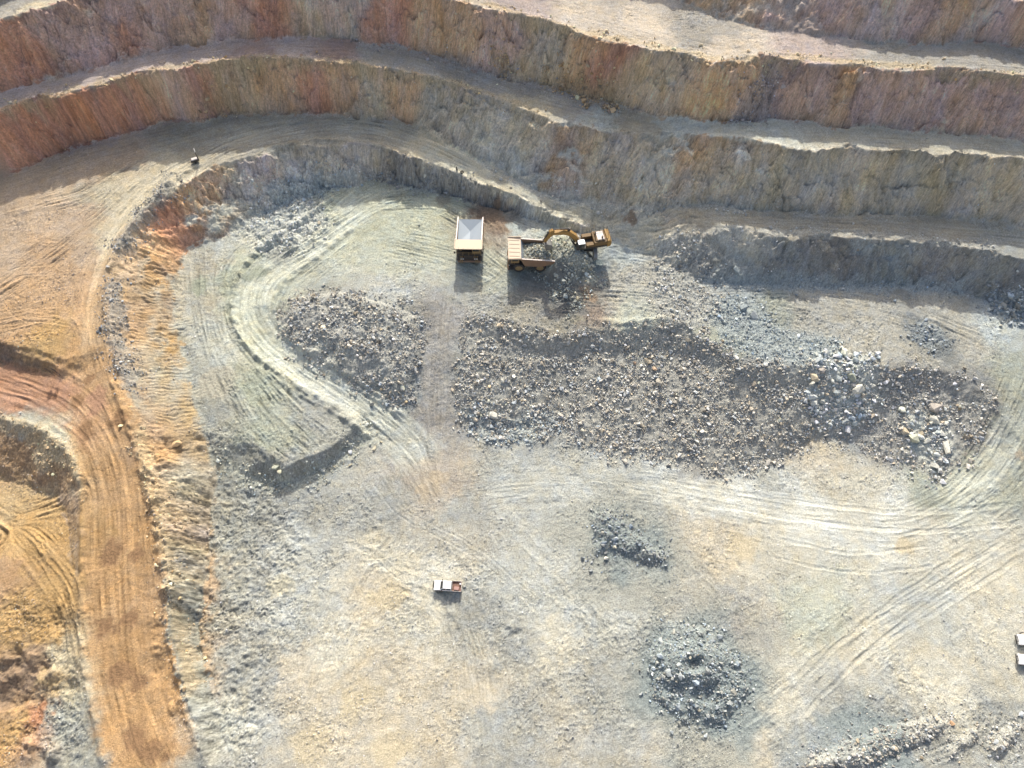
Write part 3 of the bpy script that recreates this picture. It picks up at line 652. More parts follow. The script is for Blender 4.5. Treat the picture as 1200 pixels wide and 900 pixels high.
BLOBS = [
  (-63.77,44.65,1.24,0.46),
  (-60.16,27.04,1.89,0.37),
  (-60.79,46.17,1.36,0.46),
  (-62.49,23.54,1.56,0.43),
  (-64.39,57.89,0.99,0.27),
  (-57.03,17.66,1.12,0.57),
  (-56.28,12.79,1.91,0.58),
  (-57.97,27.9,0.96,0.29),
  (-67.13,49.4,1.96,0.6),
  (-58.22,13.61,1.8,0.41),
  (-60.34,26.83,1.89,0.66),
  (-68.16,55.82,1.53,0.32),
  (-54.94,13.85,1.89,0.3),
  (-59.34,23.42,1.99,0.38),
  (-63.3,55.3,1.99,-0.4),
  (-62.89,55.2,0.82,0.6),
  (-61.58,12.81,1.54,-0.42),
  (-60.29,26.6,1.91,0.48),
  (-58.02,7.27,0.89,0.49),
  (-53.8,9.72,1.15,0.32),
  (-63.33,56.5,1.18,-0.65),
  (-62.82,36.95,1.42,0.64),
  (-62.64,21.58,1.97,0.37),
  (-59.3,24.71,1.92,0.69),
  (-60.8,29.79,0.81,0.69),
  (-63.81,39.93,1.51,-0.28),
  (-60.26,24.39,1.62,0.52),
  (-63.81,42.36,1.51,0.26),
  (-61.82,37.79,1.16,0.39),
  (-63.76,37.26,1.24,0.37),
  (-61.82,16.7,1.78,0.56),
  (-65.25,50.46,1.58,0.36),
  (-64.77,46.93,1.64,-0.52),
  (-55.57,9.52,1.07,-0.29),
  (-61.07,18.76,1.48,0.35),
  (-65.21,51.18,1.03,0.33),
  (-61.76,43.26,1.57,0.41),
  (-66.79,50.03,1.75,0.46),
  (-61.17,23.76,1.48,-0.66),
  (-68.34,47.75,1.93,0.69),
  (-59.67,35.45,1.91,-0.26),
  (-60.49,33.69,1.7,0.49),
  (-55.41,12.44,1.83,0.3),
  (-67.02,42.98,1.76,0.67),
  (-55.17,12.16,1.49,-0.47),
  (-65.31,51.04,1.09,-0.49),
  (-80.98,0.37,1.66,0.36),
  (-75.72,10.5,1.94,-0.48),
  (-86.91,10.77,1.94,-0.42),
  (-83.17,1.6,0.98,-0.54),
  (-82.14,14.27,1.86,-0.43),
  (-82.48,13.64,1.46,-0.73),
  (-81.67,24.07,0.87,0.79),
  (-80.24,22.92,1.5,0.38),
  (-88.95,14.66,1.35,0.48),
  (-87.64,16.18,0.97,-0.66),
  (-86.96,23.13,1.05,0.53),
  (-80.13,10.51,1.69,-0.61),
  (-84.16,15.01,1.49,0.51),
  (-80.06,12.64,1.14,0.65),
  (-88.89,13.64,1.4,-0.77),
  (-81.82,1.39,1.91,0.36),
  (-77.4,0.37,1.82,0.63),
  (-78.91,9.92,0.94,-0.54),
  (-86.86,14.6,1.54,-0.63),
  (-82.45,3.37,1.28,-0.31),
  (-88.29,12.17,1.77,0.59),
  (-81.39,24.35,1.87,-0.35),
  (-76.66,0.48,0.89,0.73),
  (-89.59,23.16,2.2,-0.53),
  (-77.26,0.28,1.15,0.77),
  (-78.88,-0.31,1.33,-0.79),
  (-82.43,5.21,1.02,0.38),
  (-81.52,1.65,1.03,0.67),
  (-76.82,11.16,1.42,-0.37),
  (-81.34,21.24,1.52,-0.73),
  (-50.63,105.94,1.47,0.54),
  (-49.4,102.33,1.69,0.31),
  (-52.68,113.45,0.97,0.4),
  (-51.37,104.42,1.22,0.49),
  (-50.41,111.85,1.63,0.52),
  (-51.76,107.05,1.66,0.61),
  (-46.58,120.17,1.71,-0.56),
  (-48.38,119.75,1.02,0.4),
  (-57.79,115.32,0.99,0.57),
  (-58.68,103.14,0.97,-0.43),
  (-52.73,106.92,0.89,-0.41),
  (-46.03,120.34,1.25,0.57),
  (-60.72,113.86,1.24,0.33),
  (-48.95,106.69,1.29,-0.52),
  (-58.83,114.76,1.47,-0.48),
  (-52.26,116.14,1.33,0.45),
  (-46.76,106.44,1.1,0.57),
  (-43.65,105.19,0.91,0.57),
  (-52.35,118.55,1.29,0.32),
  (-54.92,106.93,1.54,0.56),
  (-50.65,117.53,1.69,0.48),
  (-58.54,110.02,1.72,0.59),
  (-50.24,110.24,1.45,0.49),
  (-46.67,107.31,0.91,-0.6),
  (-50.68,106.74,1.16,0.41),
  (-59.81,116.32,1.28,0.4),
  (-47.86,29.11,0.9,0.22),
  (-49.59,44.36,1.05,-0.15),
  (-48.1,13.29,1.11,-0.16),
  (-56.97,25.87,1.27,-0.26),
  (-57.88,26.79,0.77,-0.25),
  (-58.33,34.35,1.3,-0.31),
  (-52.87,26.4,1.33,0.25),
  (-48.59,15.48,1.48,0.33),
  (-52.35,46.44,0.77,-0.14),
  (-49.18,35.43,0.76,0.17),
  (-48.91,36.59,1.33,0.15),
  (-53.17,14.36,0.74,0.3),
  (-52.96,45.29,0.92,-0.24),
  (-55.31,46.92,0.91,0.32),
  (-51.07,40.76,1.37,-0.28),
  (-48.48,29.67,1.33,-0.32),
  (-49.97,9.9,1.04,-0.3),
  (-49.69,6.01,1.24,0.23),
  (-47.51,20.03,0.98,0.19),
  (-49.53,9.88,0.96,-0.22),
  (-60.33,33.57,1.36,0.24),
  (-51.95,35.88,0.6,-0.18),
  (-50.17,5.57,1.08,-0.17),
  (-57.44,26.53,0.75,-0.15),
  (-49.77,24.63,0.77,-0.21),
  (-58.31,46.04,1.24,-0.21),
  (-57.02,46.43,1.47,-0.18),
  (-55.76,37.57,0.9,-0.2),
  (-60.95,44.51,1.25,0.35),
  (-41.73,8.47,1.47,0.18),
  (-52.16,7.34,1.17,0.19),
  (-58.82,24.86,0.68,-0.14),
  (-52.25,47.11,1.05,0.13),
  (-45.45,3.66,0.78,0.2),
  (-52.83,29.23,1.19,0.19),
  (-45.84,1.7,0.68,0.16),
  (-52.48,21.46,1.09,0.16),
  (-45.31,10.92,1.35,0.33),
  (-54.13,26.0,0.81,0.2),
  (-45.77,21.51,1.28,0.34),
  (-60.78,37.81,1.28,0.14),
  (-46.63,14.24,0.89,-0.32),
  (-45.38,24.32,1.41,0.35),
  (-61.06,36.48,1.31,-0.2),
  (-54.64,24.23,1.34,-0.18),
  (-60.89,38.83,1.18,-0.15),
  (-57.35,36.59,1.37,0.24),
  (-45.86,30.97,1.39,-0.23),
  (-53.11,45.85,1.33,-0.32),
  (-52.34,1.8,0.83,-0.23),
  (-52.68,6.69,1.15,0.3),
  (-46.21,29.54,1.14,0.3),
  (-50.38,1.75,1.0,0.17),
  (-50.75,23.57,1.26,-0.2),
  (-53.81,10.02,1.43,0.22),
  (-47.8,16.79,0.79,0.31),
  (-60.29,34.74,1.0,0.17),
  (-51.78,2.31,1.25,0.33),
  (-51.2,25.81,1.45,0.23),
  (-47.39,26.46,1.5,-0.19),
  (88.15,38.16,0.75,-0.13),
  (26.63,15.28,0.66,-0.13),
  (15.95,29.7,1.79,0.1),
  (15.96,3.32,1.31,-0.11),
  (58.12,12.46,2.16,0.24),
  (14.26,1.98,1.36,-0.14),
  (75.15,32.79,1.34,0.22),
  (-2.87,35.09,1.89,-0.08),
  (44.88,40.16,0.63,-0.08),
  (85.39,8.28,1.17,0.25),
  (-40.39,38.13,0.62,0.23),
  (68.79,16.96,1.9,0.13),
  (-9.05,7.92,1.27,0.14),
  (-42.23,46.26,2.19,-0.24),
  (69.43,34.79,0.82,0.17),
  (68.75,19.39,1.05,-0.09),
  (24.64,45.15,1.91,0.16),
  (43.75,2.46,1.9,0.14),
  (44.14,32.36,0.72,-0.25),
  (31.54,26.48,1.16,0.13),
  (-8.72,32.9,1.45,0.1),
  (-37.9,22.59,0.97,0.24),
  (43.45,46.88,1.52,-0.16),
  (-4.93,12.06,2.06,-0.15),
  (-35.48,46.52,1.38,0.11),
  (86.37,38.39,1.21,0.13),
  (-5.86,1.57,2.11,0.18),
  (34.99,46.62,1.27,0.25),
  (-33.82,35.74,0.92,-0.2),
  (-26.74,15.59,0.8,-0.24),
  (85.69,12.81,1.29,0.16),
  (-3.78,19.04,0.88,0.24),
  (-21.9,3.44,0.88,0.19),
  (47.49,40.52,0.69,-0.13),
  (47.86,41.18,0.83,-0.17),
  (9.4,42.49,1.22,-0.13),
  (-26.87,40.37,0.8,0.24),
  (35.96,2.21,0.61,0.25),
  (93.54,34.81,1.17,0.1),
  (71.86,23.24,1.78,0.18),
  (19.67,20.06,1.31,0.22),
  (-15.58,17.38,2.09,-0.13),
  (67.66,1.18,1.11,-0.1),
  (41.91,45.34,1.58,-0.1),
  (-38.54,4.97,1.87,0.17),
  (65.29,43.32,1.46,0.14),
  (38.81,36.36,1.33,0.19),
  (35.69,12.37,1.83,0.23),
  (72.69,32.71,2.16,0.11),
  (40.45,36.22,2.19,-0.13),
  (88.34,24.18,1.36,-0.25),
  (28.81,24.79,1.59,-0.15),
  (30.83,16.63,1.07,-0.23),
  (8.28,0.26,1.19,-0.09),
  (25.58,41.93,1.77,0.2),
  (6.14,31.97,1.41,0.15),
  (77.18,13.13,0.77,0.1),
  (-13.53,28.37,1.58,-0.23),
  (-14.84,25.1,0.91,-0.17),
  (81.11,20.24,1.78,-0.16),
  (0.0,21.15,1.2,0.5),
  (0.95,20.09,0.9,-0.5),
  (6.16,13.06,2,0.3),
  (-3.87,14.48,1.6,0.3),
  (31.02,45.04,2,0.2),
]
PATCHES = [
  (-81.37, 61.62, 3.5, 'redtan'),
  (-76.18, 57.61, 2.4, 'wet'),
  (-82.63, 55.59, 2.4, 'wet'),
  (-73.33, 51.22, 2, 'tanor'),
  (-73.37, 33.22, 3.0, 'wet'),
  (-68.47, 32.42, 2, 'wet'),
  (-71.74, 20.14, 2.4, 'wet'),
  (-68.19, 21.54, 2, 'wet'),
  (-68.06, 12.54, 3.0, 'wet'),
  (-64.16, 11.2, 2, 'wet'),
  (-63.22, 2.66, 3.4, 'wet'),
  (-59.27, 0.76, 3, 'wet'),
  (-84.36, 66.36, 1.6, 'wet'),
  (-86.06, 61.98, 2, 'wet'),
  (-14.86, 50.32, 2.2, 'peach'),
  (-18.21, 47.63, 2, 'peach'),
  (102.66, 53.78, 1.2, 'peach'),
  (-23.46, 26.57, 4, 'ctan'),
  (-5.08, 114.02, 3, 'brown'),
  (0.0, 111.92, 2.4, 'dbrown'),
  (12.8, 87.75, 2.2, 'brown'),
  (13.96, 84.49, 2.0, 'olgrey'),
  (76.94, 36.03, 2.4, 'ctan'),
  (7.96, 107.3, 3.5, 'wblue'),
  (1.0, 109.26, 2.5, 'wblue'),
  (45.19, 36.35, 4, 'ctan'),
  (-43.82, 28.09, 3, 'cream'),
  (-27.27, 8.83, 4, 'ctan'),
  (-35.43, 2.09, 4, 'ctan'),
  (-20.57, 0.78, 4, 'ctan'),
  (33.02, 12.34, 19, 'grey'),
  (33.02, 12.34, 14, 'slate'),
  (37.99, 9.53, 10, 'slate'),
  (29.09, 11.63, 10, 'slate'),
  (22.59, 36.35, 15, 'grey'),
  (22.59, 36.35, 9, 'slate'),
  (62.0, 2.09, 9, 'slate'),
  (-53.26, 102.06, 4, 'grey'),
  (-35.55, 60.59, 4, 'grey'),
  (-62.61, 68.86, 5, 'greyt2'),
  (11.31, 88.35, 3, 'dark'),  # dark rows round the heap: dark rock plus painted truck and heap shade
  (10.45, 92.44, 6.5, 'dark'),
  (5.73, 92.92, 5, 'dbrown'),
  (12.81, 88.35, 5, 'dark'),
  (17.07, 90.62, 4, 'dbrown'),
  (10.54, 101.21, 2.4, 'ggreen'),
  (17.07, 90.62, 2.5, 'brown'),
  (17.31, 99.54, 3.0, 'blueD'),
  (19.31, 97.86, 2.6, 'slate'),
  (-58.39, 97.27, 3, 'ggreen'),
  (-69.98, 93.27, 3, 'ggreen'),
  (27.58, 109.75, 2, 'brown'),
  (-16.43, 118.06, 2.4, 'olgrey'),
]
PATHS = [
  ([(-34.96, 118.2), (-44.97, 107.29), (-55.0, 97.82), (-57.98, 90.23), (-53.94, 81.53), (-43.82, 73.48), (-31.72, 65.62), (-21.77, 57.67), (-17.54, 51.25)], 4.31, 'rampc', 0.8),
  ([(-26.61, 116.75), (-32.79, 116.89), (-40.4, 111.28)], 4.1, 'rampc', 0.4),
  ([(-14.72, 88.47), (-15.59, 73.85), (-15.79, 61.17), (-16.21, 53.05)], 3.05, 'mgrey', 0.5),
  ([(-83.17, 61.71), (-77.0, 52.94), (-73.91, 43.22), (-70.87, 30.94), (-67.75, 19.41), (-63.23, 7.2), (-56.56, -4.82)], 6.51, 'orange', 0.65),
  ([(-111.17, 68.4), (-103.29, 65.97), (-91.66, 62.95), (-82.4, 58.2), (-77.03, 51.3)], 4.07, 'redtan', 0.55),
  ([(-72.68, 122.73), (-81.22, 112.87), (-85.2, 99.54), (-85.44, 85.38), (-83.68, 69.04)], 3.16, 'ctan', 0.45),
  ([(-82.3, 105.4), (-84.85, 87.46), (-84.02, 70.84), (-80.43, 59.82), (-75.19, 48.79)], 3.27, 'tanor', 0.55),
  ([(-24.48, 127.55), (-11.12, 122.42), (4.0, 115.52), (17.86, 109.72), (38.32, 103.35)], 1.8, 'cream', 0.7),
  ([(102.63, 40.26), (81.65, 41.16), (58.23, 43.25), (43.11, 45.37), (27.83, 47.76)], 2.91, 'white', 0.55),
  ([(105.79, 64.76), (100.61, 56.25), (93.89, 48.07), (85.25, 42.3)], 3.1, 'rampc', 0.5),
  ([(-71.01, 129.51), (-53.6, 134.32), (-35.21, 134.96), (-20.55, 130.3)], 2.9, 'greyt2', 0.5),
  ([(-72.44, 96.54), (-68.09, 83.34), (-60.77, 70.81), (-52.19, 57.75)], 1.8, 'greyl', 0.45),
  ([(-28.45, 36.35), (-19.67, 30.1), (-13.81, 27.82)], 1.15, 'cream', 0.4),
]
BERMS = [
  ([(-41.51,121.12),(-50.15,111.42),(-59.23,102.5),(-62.79,91.44),(-58.86,80.5),(-49.27,71.86),(-36.86,64.45),(-28.55,57.67)],0.9,0.75),
  ([(-36.36,111.28),(-43.43,103.02),(-50.37,95.97),(-53.0,89.88),(-50.35,83.11),(-42.2,76.16),(-31.1,69.61),(-22.0,63.06)],0.8,0.6),
  ([(-79.81,66.87),(-74.8,57.86),(-70.52,49.52),(-66.19,39.99),(-62.69,28.02),(-59.49,16.67),(-54.9,5.9),(-50.6,-1.75)],0.8,0.75),
  ([(-80.02,40.17),(-77.91,28.06),(-75.25,16.64),(-71.05,5.89),(-67.14,-2.37)],0.6,0.5),
  ([(-71.76,123.2),(-77.12,116.02),(-81.07,108.3),(-84.01,100.72),(-85.73,93.97),(-85.26,85.38),(-82.52,75.32)],0.7,0.6),
  ([(-60.41,125.87),(-48.91,129.55),(-36.81,130.02),(-26.49,127.39)],0.6,0.4),
  ([(-101.0,58.12),(-92.33,56.26),(-84.7,50.96),(-80.7,44.14)],0.8,0.6),
  ([(-104.67,73.01),(-95.88,70.78),(-89.33,68.26),(-85.05,65.48)],0.5,0.4),
  ([(-37.65,114.3),(-50.58,104.37),(-57.3,96.21)],0.7,0.5),
  ([(-51.93,85.71),(-47.47,79.07),(-36.67,71.4),(-24.98,64.89)],0.5,0.35),
  ([(-56.67,74.41),(-45.19,67.67),(-32.13,60.84)],0.6,0.4),
  ([(16.71,83.59),(25.93,83.08),(35.19,84.05)],0.8,0.7),
  ([(-7.48,85.51),(1.85,82.8),(9.2,80.62)],0.7,0.5),
]
ROUGH = [
  ([(-73.42,101.3),(-64.85,101.68),(-55.81,79.84),(-32.5,64.72),(-46.39,51.73),(-58.72,57.67),(-67.59,74.76)],0.55),
  ([(-37.31,120.98),(-8.18,118.38),(0.0,91.77),(-30.7,94.2)],0.3),
  ([(-63.83,47.72),(-46.78,48.34),(-41.78,36.3),(-43.26,14.46),(-43.68,-1.16),(-51.1,-1.13),(-59.19,16.67),(-62.13,34.6)],1.7),
  ([(-62.46,115.81),(-45.66,121.12),(-41.49,111.87),(-47.44,103.15),(-57.2,102.06),(-66.1,108.94)],1.6),
  ([(-93.43,26.95),(-83.55,25.41),(-75.07,13.91),(-70.61,-0.5),(-85.9,-1.14)],1.3),
  ([(-72.41,58.2),(-64.76,51.39),(-60.61,42.51),(-56.83,17.32),(-59.76,19.5),(-64.02,33.91),(-69.99,46.32)],1.5),
  ([(-46.78,48.34),(-24.47,50.32),(-6.69,36.35),(-6.26,17.4),(-26.74,3.41),(-40.47,6.09)],0.45),
  ([(-6.51,28.17),(19.41,26.57),(20.79,3.41),(0.0,2.09)],0.6),
  ([(6.97,48.61),(40.37,50.53),(39.25,29.75),(8.14,28.17)],0.5),
  ([(19.21,23.46),(46.92,26.57),(46.05,3.41),(20.7,2.09)],0.6),
  ([(45.04,6.1),(80.35,14.46),(88.89,6.07),(86.49,-1.15),(43.76,-1.16)],0.6),
  ([(43.47,90.27),(60.63,90.5),(72.28,74.35),(45.21,75.2)],1.0),
  ([(60.63,90.5),(102.44,90.62),(98.87,72.38),(72.05,73.31)],0.4),
  ([(-12.14,120.79),(-4.01,118.01),(9.97,110.26),(-8.12,114.02)],1.0),
  ([(-7.62,91.88),(18.97,90.62),(33.86,89.02),(33.18,82.36),(18.45,81.6),(7.35,80.13),(-7.46,84.6)],0.9),
  ([(17.94,108.41),(41.78,101.62),(47.63,92.68),(33.97,90.15),(19.11,93.84)],0.8),
  ([(-60.35,125.39),(-28.53,127.39),(-20.7,120.84),(-51.53,118.48),(-67.75,109.27),(-72.74,113.86)],0.9),
  ([(-63.41,63.14),(-48.19,52.58),(-32.29,62.72),(-28.55,57.67),(-43.1,46.58),(-59.99,49.34)],0.7),
  ([(-100.9,58.8),(-85.57,53.18),(-82.0,40.6),(-100.58,46.77)],1.0),
]
TRUCKS = ((-9.6, 104.3), (4.5, 99.2))
EXC, PICK, UTEA, UTEB, LIGHT, SIGNA, SIGNB, TYRE, DRUM, STAKEA, STAKEB, FLAG = (16.6, 101.25), (-12.22, 28.48), (94.88, 18.52), (93.75, 15.03), (-73.48, 121.87), (-91.98, 67.55), (-90.73, 67.54), (-11.81, 121.94), (-13.04, 122.54), (16.27, 83.9), (-24.79, 84.25), (93.73, 20.03)

# ------------------------------------------------------------------ helpers
def sm(a, b, x):
    t = np.clip((x - a) / (b - a), 0, 1); return t * t * (3 - 2 * t)
def _h(ix, iy, s):
    h = (ix * 374761393 + iy * 668265263 + s * 1442695041) & 0xffffffff
    h = ((h ^ (h >> 13)) * 1274126177) & 0xffffffff
    return h ^ (h >> 16)
def gn(x, y, s=0):                    # gradient noise, about -1..1
    x0 = np.floor(x); y0 = np.floor(y); fx = (x - x0).astype(np.float32); fy = (y - y0).astype(np.float32)
    ix = x0.astype(np.int64); iy = y0.astype(np.int64)
    u = fx * fx * (3 - 2 * fx); v = fy * fy * (3 - 2 * fy)
    def c(dx, dy):
        a = _h(ix + dx, iy + dy, s).astype(np.float32) * np.float32(2 * math.pi / 4294967296)
        return np.cos(a) * (fx - dx) + np.sin(a) * (fy - dy)
    a = c(0, 0); b = c(1, 0); d = c(0, 1); e = c(1, 1)
    return 1.5 * ((a + (b - a) * u) * (1 - v) + (d + (e - d) * u) * v)
def fbm(x, y, o, s):
    t = 0; a = 1.0; n = 0
    for k in range(o):
        t = t + a * gn(x * 2 ** k + 17.3 * k, y * 2 ** k - 9.1 * k, s + k); n += a; a *= .5
    return t / n * 1.4

# ------------------------------------------------------------------ terrain grid
ST = .2
X0, X1, Y0, Y1 = -114.0, 114.0, -16.0, 174.0
cx = np.arange(X0, X1 + 1e-6, ST); cy = np.arange(Y0, Y1 + 1e-6, ST)
def grow(n=24, d=.5, f=1.36):
    o = []; t = 0
    for i in range(n): t += d; d *= f; o.append(t)
    return np.array(o)
G = grow()
xs = np.concatenate([X0 - G[::-1], cx, X1 + G]); ys = np.concatenate([Y0 - G[::-1], cy, Y1 + G])
NG = len(G); nx, ny = len(cx), len(cy); NX, NY = len(xs), len(ys)

def tin():
    V = []; E = []; zv = []
    for L in LINES:
        b = len(V); cl = len(L) > 2 and tuple(L[0]) == tuple(L[-1]); M = L[:-1] if cl else L
        for p in M: V.append(Vector(p[:2])); zv.append(p[2])
        E += [(b + i, b + i + 1) for i in range(len(M) - 1)]
        if cl: E.append((b + len(M) - 1, b))
    r = delaunay_2d_cdt(V, E, [], 0, 1e-4)
    P = np.array([(v.x, v.y) for v in r[0]]); z = []
    for i, o in enumerate(r[3]):
        if o: z.append(zv[o[0]]); continue
        d = sorted(((v - r[0][i]).length, k) for k, v in enumerate(V))[:4]
        z.append(sum(zv[k] / (a + 1e-3) for a, k in d) / sum(1 / (a + 1e-3) for a, k in d))
    z = np.array(z); Z = np.full((NY, NX), 50.0)
    for f in r[2]:
        a, b, c = P[list(f)]; za, zb, zc = z[list(f)]
        det = (b[1] - c[1]) * (a[0] - c[0]) + (c[0] - b[0]) * (a[1] - c[1])
        if abs(det) < 1e-9: continue
        i0, i1 = np.searchsorted(xs, [min(a[0], b[0], c[0]), max(a[0], b[0], c[0])])
        j0, j1 = np.searchsorted(ys, [min(a[1], b[1], c[1]), max(a[1], b[1], c[1])])
        i1 = min(i1 + 1, NX); j1 = min(j1 + 1, NY)
        if i1 <= i0 or j1 <= j0: continue
        X = xs[None, i0:i1]; Y = ys[j0:j1, None]
        l0 = ((b[1] - c[1]) * (X - c[0]) + (c[0] - b[0]) * (Y - c[1])) / det
        l1 = ((c[1] - a[1]) * (X - c[0]) + (a[0] - c[0]) * (Y - c[1])) / det
        l2 = 1 - l0 - l1
        m = (l0 >= -1e-6) & (l1 >= -1e-6) & (l2 >= -1e-6)
        Z[j0:j1, i0:i1][m] = (l0 * za + l1 * zb + l2 * zc)[m]
    return Z
ZF = tin()
X, Y = np.meshgrid(cx.astype(np.float32), cy.astype(np.float32))
Zt = ZF[NG:NG + ny, NG:NG + nx].astype(np.float32)
def bil(A, x, y):
    u = np.clip((x - X0) / ST, 0, nx - 1.001); v = np.clip((y - Y0) / ST, 0, ny - 1.001)
    i = u.astype(np.int64); j = v.astype(np.int64); fu = (u - i).astype(np.float32); fv = (v - j).astype(np.float32)
    if A.ndim == 3: fu = fu[..., None]; fv = fv[..., None]
    return (A[j, i] * (1 - fu) + A[j, i + 1] * fu) * (1 - fv) + (A[j + 1, i] * (1 - fu) + A[j + 1, i + 1] * fu) * fv
def up(A):                             # coarse (every 4th) array to the full grid
    u = np.arange(nx) / 4.0; v = np.arange(ny) / 4.0
    i = np.minimum(u.astype(int), A.shape[1] - 2); j = np.minimum(v.astype(int), A.shape[0] - 2)
    fu = (u - i).astype(np.float32)[None, :]; fv = (v - j).astype(np.float32)[:, None]
    if A.ndim == 3: fu = fu[..., None]; fv = fv[..., None]
    a = A[j][:, i]; b = A[j][:, i + 1]; c = A[j + 1][:, i]; d = A[j + 1][:, i + 1]
    return (a * (1 - fu) + b * fu) * (1 - fv) + (c * (1 - fu) + d * fu) * fv
def blur(A, n):
    for ax in (0, 1):
        k = 2 * n + 1
        P = np.concatenate([np.repeat(np.take(A, [0], ax), n + 1, ax), A, np.repeat(np.take(A, [-1], ax), n, ax)], ax)
        cs = np.cumsum(P, ax, dtype=np.float64)
        A = ((np.take(cs, range(k, cs.shape[ax]), ax) - np.take(cs, range(0, cs.shape[ax] - k), ax)) / k).astype(np.float32)
    return A
# wandering crests and toes
wx = .9 * gn(X / 19, Y / 19, 7) + 1.0 * gn(X / 8, Y / 8, 1) + .55 * gn(X / 3, Y / 3, 2) + .32 * gn(X / 1.1, Y / 1.1, 3) + .2 * gn(X / .55, Y / .55, 10)
wy = 1.1 * sm(90, 110, Y) * gn(X / 19, Y / 19, 8) + 1.0 * gn(X / 8, Y / 8, 4) + .55 * gn(X / 3, Y / 3, 5) + .32 * gn(X / 1.1, Y / 1.1, 6) + .2 * gn(X / .55, Y / .55, 11)
up_ = sm(60, 95, Y)                     # upper walls wander more than the low berms
Z = bil(Zt, X + wx * (.45 + .7 * up_), Y + wy * (.45 + .7 * up_))
Zs = blur(Z, 4)
gy, gx = np.gradient(Zs, ST)
slope = np.hypot(gx, gy)
wall = sm(.5, .85, slope)
high = .25 + .75 * np.maximum(sm(96, 112, Y), sm(22, 30, X) * sm(82, 88, Y) * .6)            # the tall benched faces, against the low banks
wallb = blur(wall, 6); wstk = wall * (.2 + .8 * sm(96, 112, Y))
# ------------------------------------------------------------------ distances to polylines
XC, YC = X[::4, ::4], Y[::4, ::4]
def near(pts, x, y):                   # nearest distance, signed side, arc length, tangent
    best = np.full(x.shape, 1e9, np.float32); sd = np.zeros_like(best); s = np.zeros_like(best); tx = np.zeros_like(best); ty = np.zeros_like(best)
    acc = 0
    for (ax, ay), (bx, by) in zip(pts[:-1], pts[1:]):
        L = math.hypot(bx - ax, by - ay)
        if L < 1e-6: continue
        dx, dy = (bx - ax) / L, (by - ay) / L
        t = np.clip((x - ax) * dx + (y - ay) * dy, 0, L)
        px = x - ax - t * dx; py = y - ay - t * dy
        d = px * px + py * py; m = d < best
        best = np.where(m, d, best); s = np.where(m, acc + t, s)
        sd = np.where(m, np.sign(dx * py - dy * px), sd); tx = np.where(m, dx, tx); ty = np.where(m, dy, ty); acc += L
    d = np.sqrt(best); return d, d * sd, s, tx, ty, acc
def smooth(pts, n=6):                  # Catmull-Rom
    P = [pts[0]] + list(pts) + [pts[-1]]; o = []
    for i in range(1, len(P) - 2):
        a, b, c, d = [np.array(q) for q in P[i - 1:i + 3]]
        for k in range(n):
            t = k / n
            o.append(tuple(.5 * (2 * b + (c - a) * t + (2 * a - 5 * b + 4 * c - d) * t * t + (3 * b - a - 3 * c + d) * t ** 3)))
    o.append(tuple(pts[-1])); return o
def box_of(pts, pad):
    a = np.array(pts); lo = a.min(0) - pad; hi = a.max(0) + pad
    i0 = int(max(0, (lo[0] - X0) / ST)); i1 = int(min(nx, (hi[0] - X0) / ST + 2)); j0 = int(max(0, (lo[1] - Y0) / ST)); j1 = int(min(ny, (hi[1] - Y0) / ST + 2))
    return slice(j0, max(j1, j0 + 1)), slice(i0, max(i1, i0 + 1))
# ------------------------------------------------------------------ direction field and streaks
ta = np.zeros_like(XC); tb = np.zeros_like(XC); ca = np.zeros_like(XC); ha = np.zeros_like(XC)
for pts, hw, a, h in STREAKS:
    d, _, _, tx, ty, _ = near(smooth(pts), XC, YC)
    w = np.exp(-(d / hw) ** 2 * 1.4)
    ta += w * (tx * tx - ty * ty); tb += w * 2 * tx * ty
    ca = np.maximum(ca, w * a); ha = np.maximum(ha, w * h)
an = 2.2 * gn(XC / 25, YC / 25, 9)
ta += .04 * np.cos(2 * an); tb += .04 * np.sin(2 * an)
wc = wallb[::4, ::4]; g2x = gx[::4, ::4] + .25 * np.hypot(gx, gy)[::4, ::4]; g2y = gy[::4, ::4]; gl = np.hypot(g2x, g2y) + 1e-6
ta = ta * (1 - wc) + 3 * wc * ((g2x / gl) ** 2 - (g2y / gl) ** 2); tb = tb * (1 - wc) + 3 * wc * 2 * g2x * g2y / gl ** 2
th = .5 * np.arctan2(up(tb), up(ta)); dX = np.cos(th).astype(np.float32); dY = np.sin(th).astype(np.float32)
CA = up(ca); HA = up(ha)
def lic(src, n, step):
    acc = src.copy(); 
    I0, J0 = np.meshgrid(np.arange(nx, dtype=np.float32), np.arange(ny, dtype=np.float32))
    for sgn in (1, -1):
        u, v = I0.copy(), J0.copy(); px, py = dX * sgn, dY * sgn
        for k in range(n):
            u += px * step; v += py * step
            i = np.clip(u, 0, nx - 1).astype(np.int32); j = np.clip(v, 0, ny - 1).astype(np.int32)
            acc += src[j, i] * (1 - k / n)
            qx, qy = dX[j, i], dY[j, i]; s_ = np.sign(qx * px + qy * py); s_[s_ == 0] = 1
            px, py = qx * s_, qy * s_
    acc -= acc.mean(); return acc / acc.std()
white = RNG.standard_normal((ny, nx)).astype(np.float32)
licF = lic(white, 15, 1.3); licS = lic(white, 7, 1.2); licF = np.where(wall > .3, licS, licF)
licM = lic(gn(X / .6, Y / .6, 21), 12, 1.7)
licC = lic(gn(X / 2.2, Y / 2.2, 22), 12, 2.4)
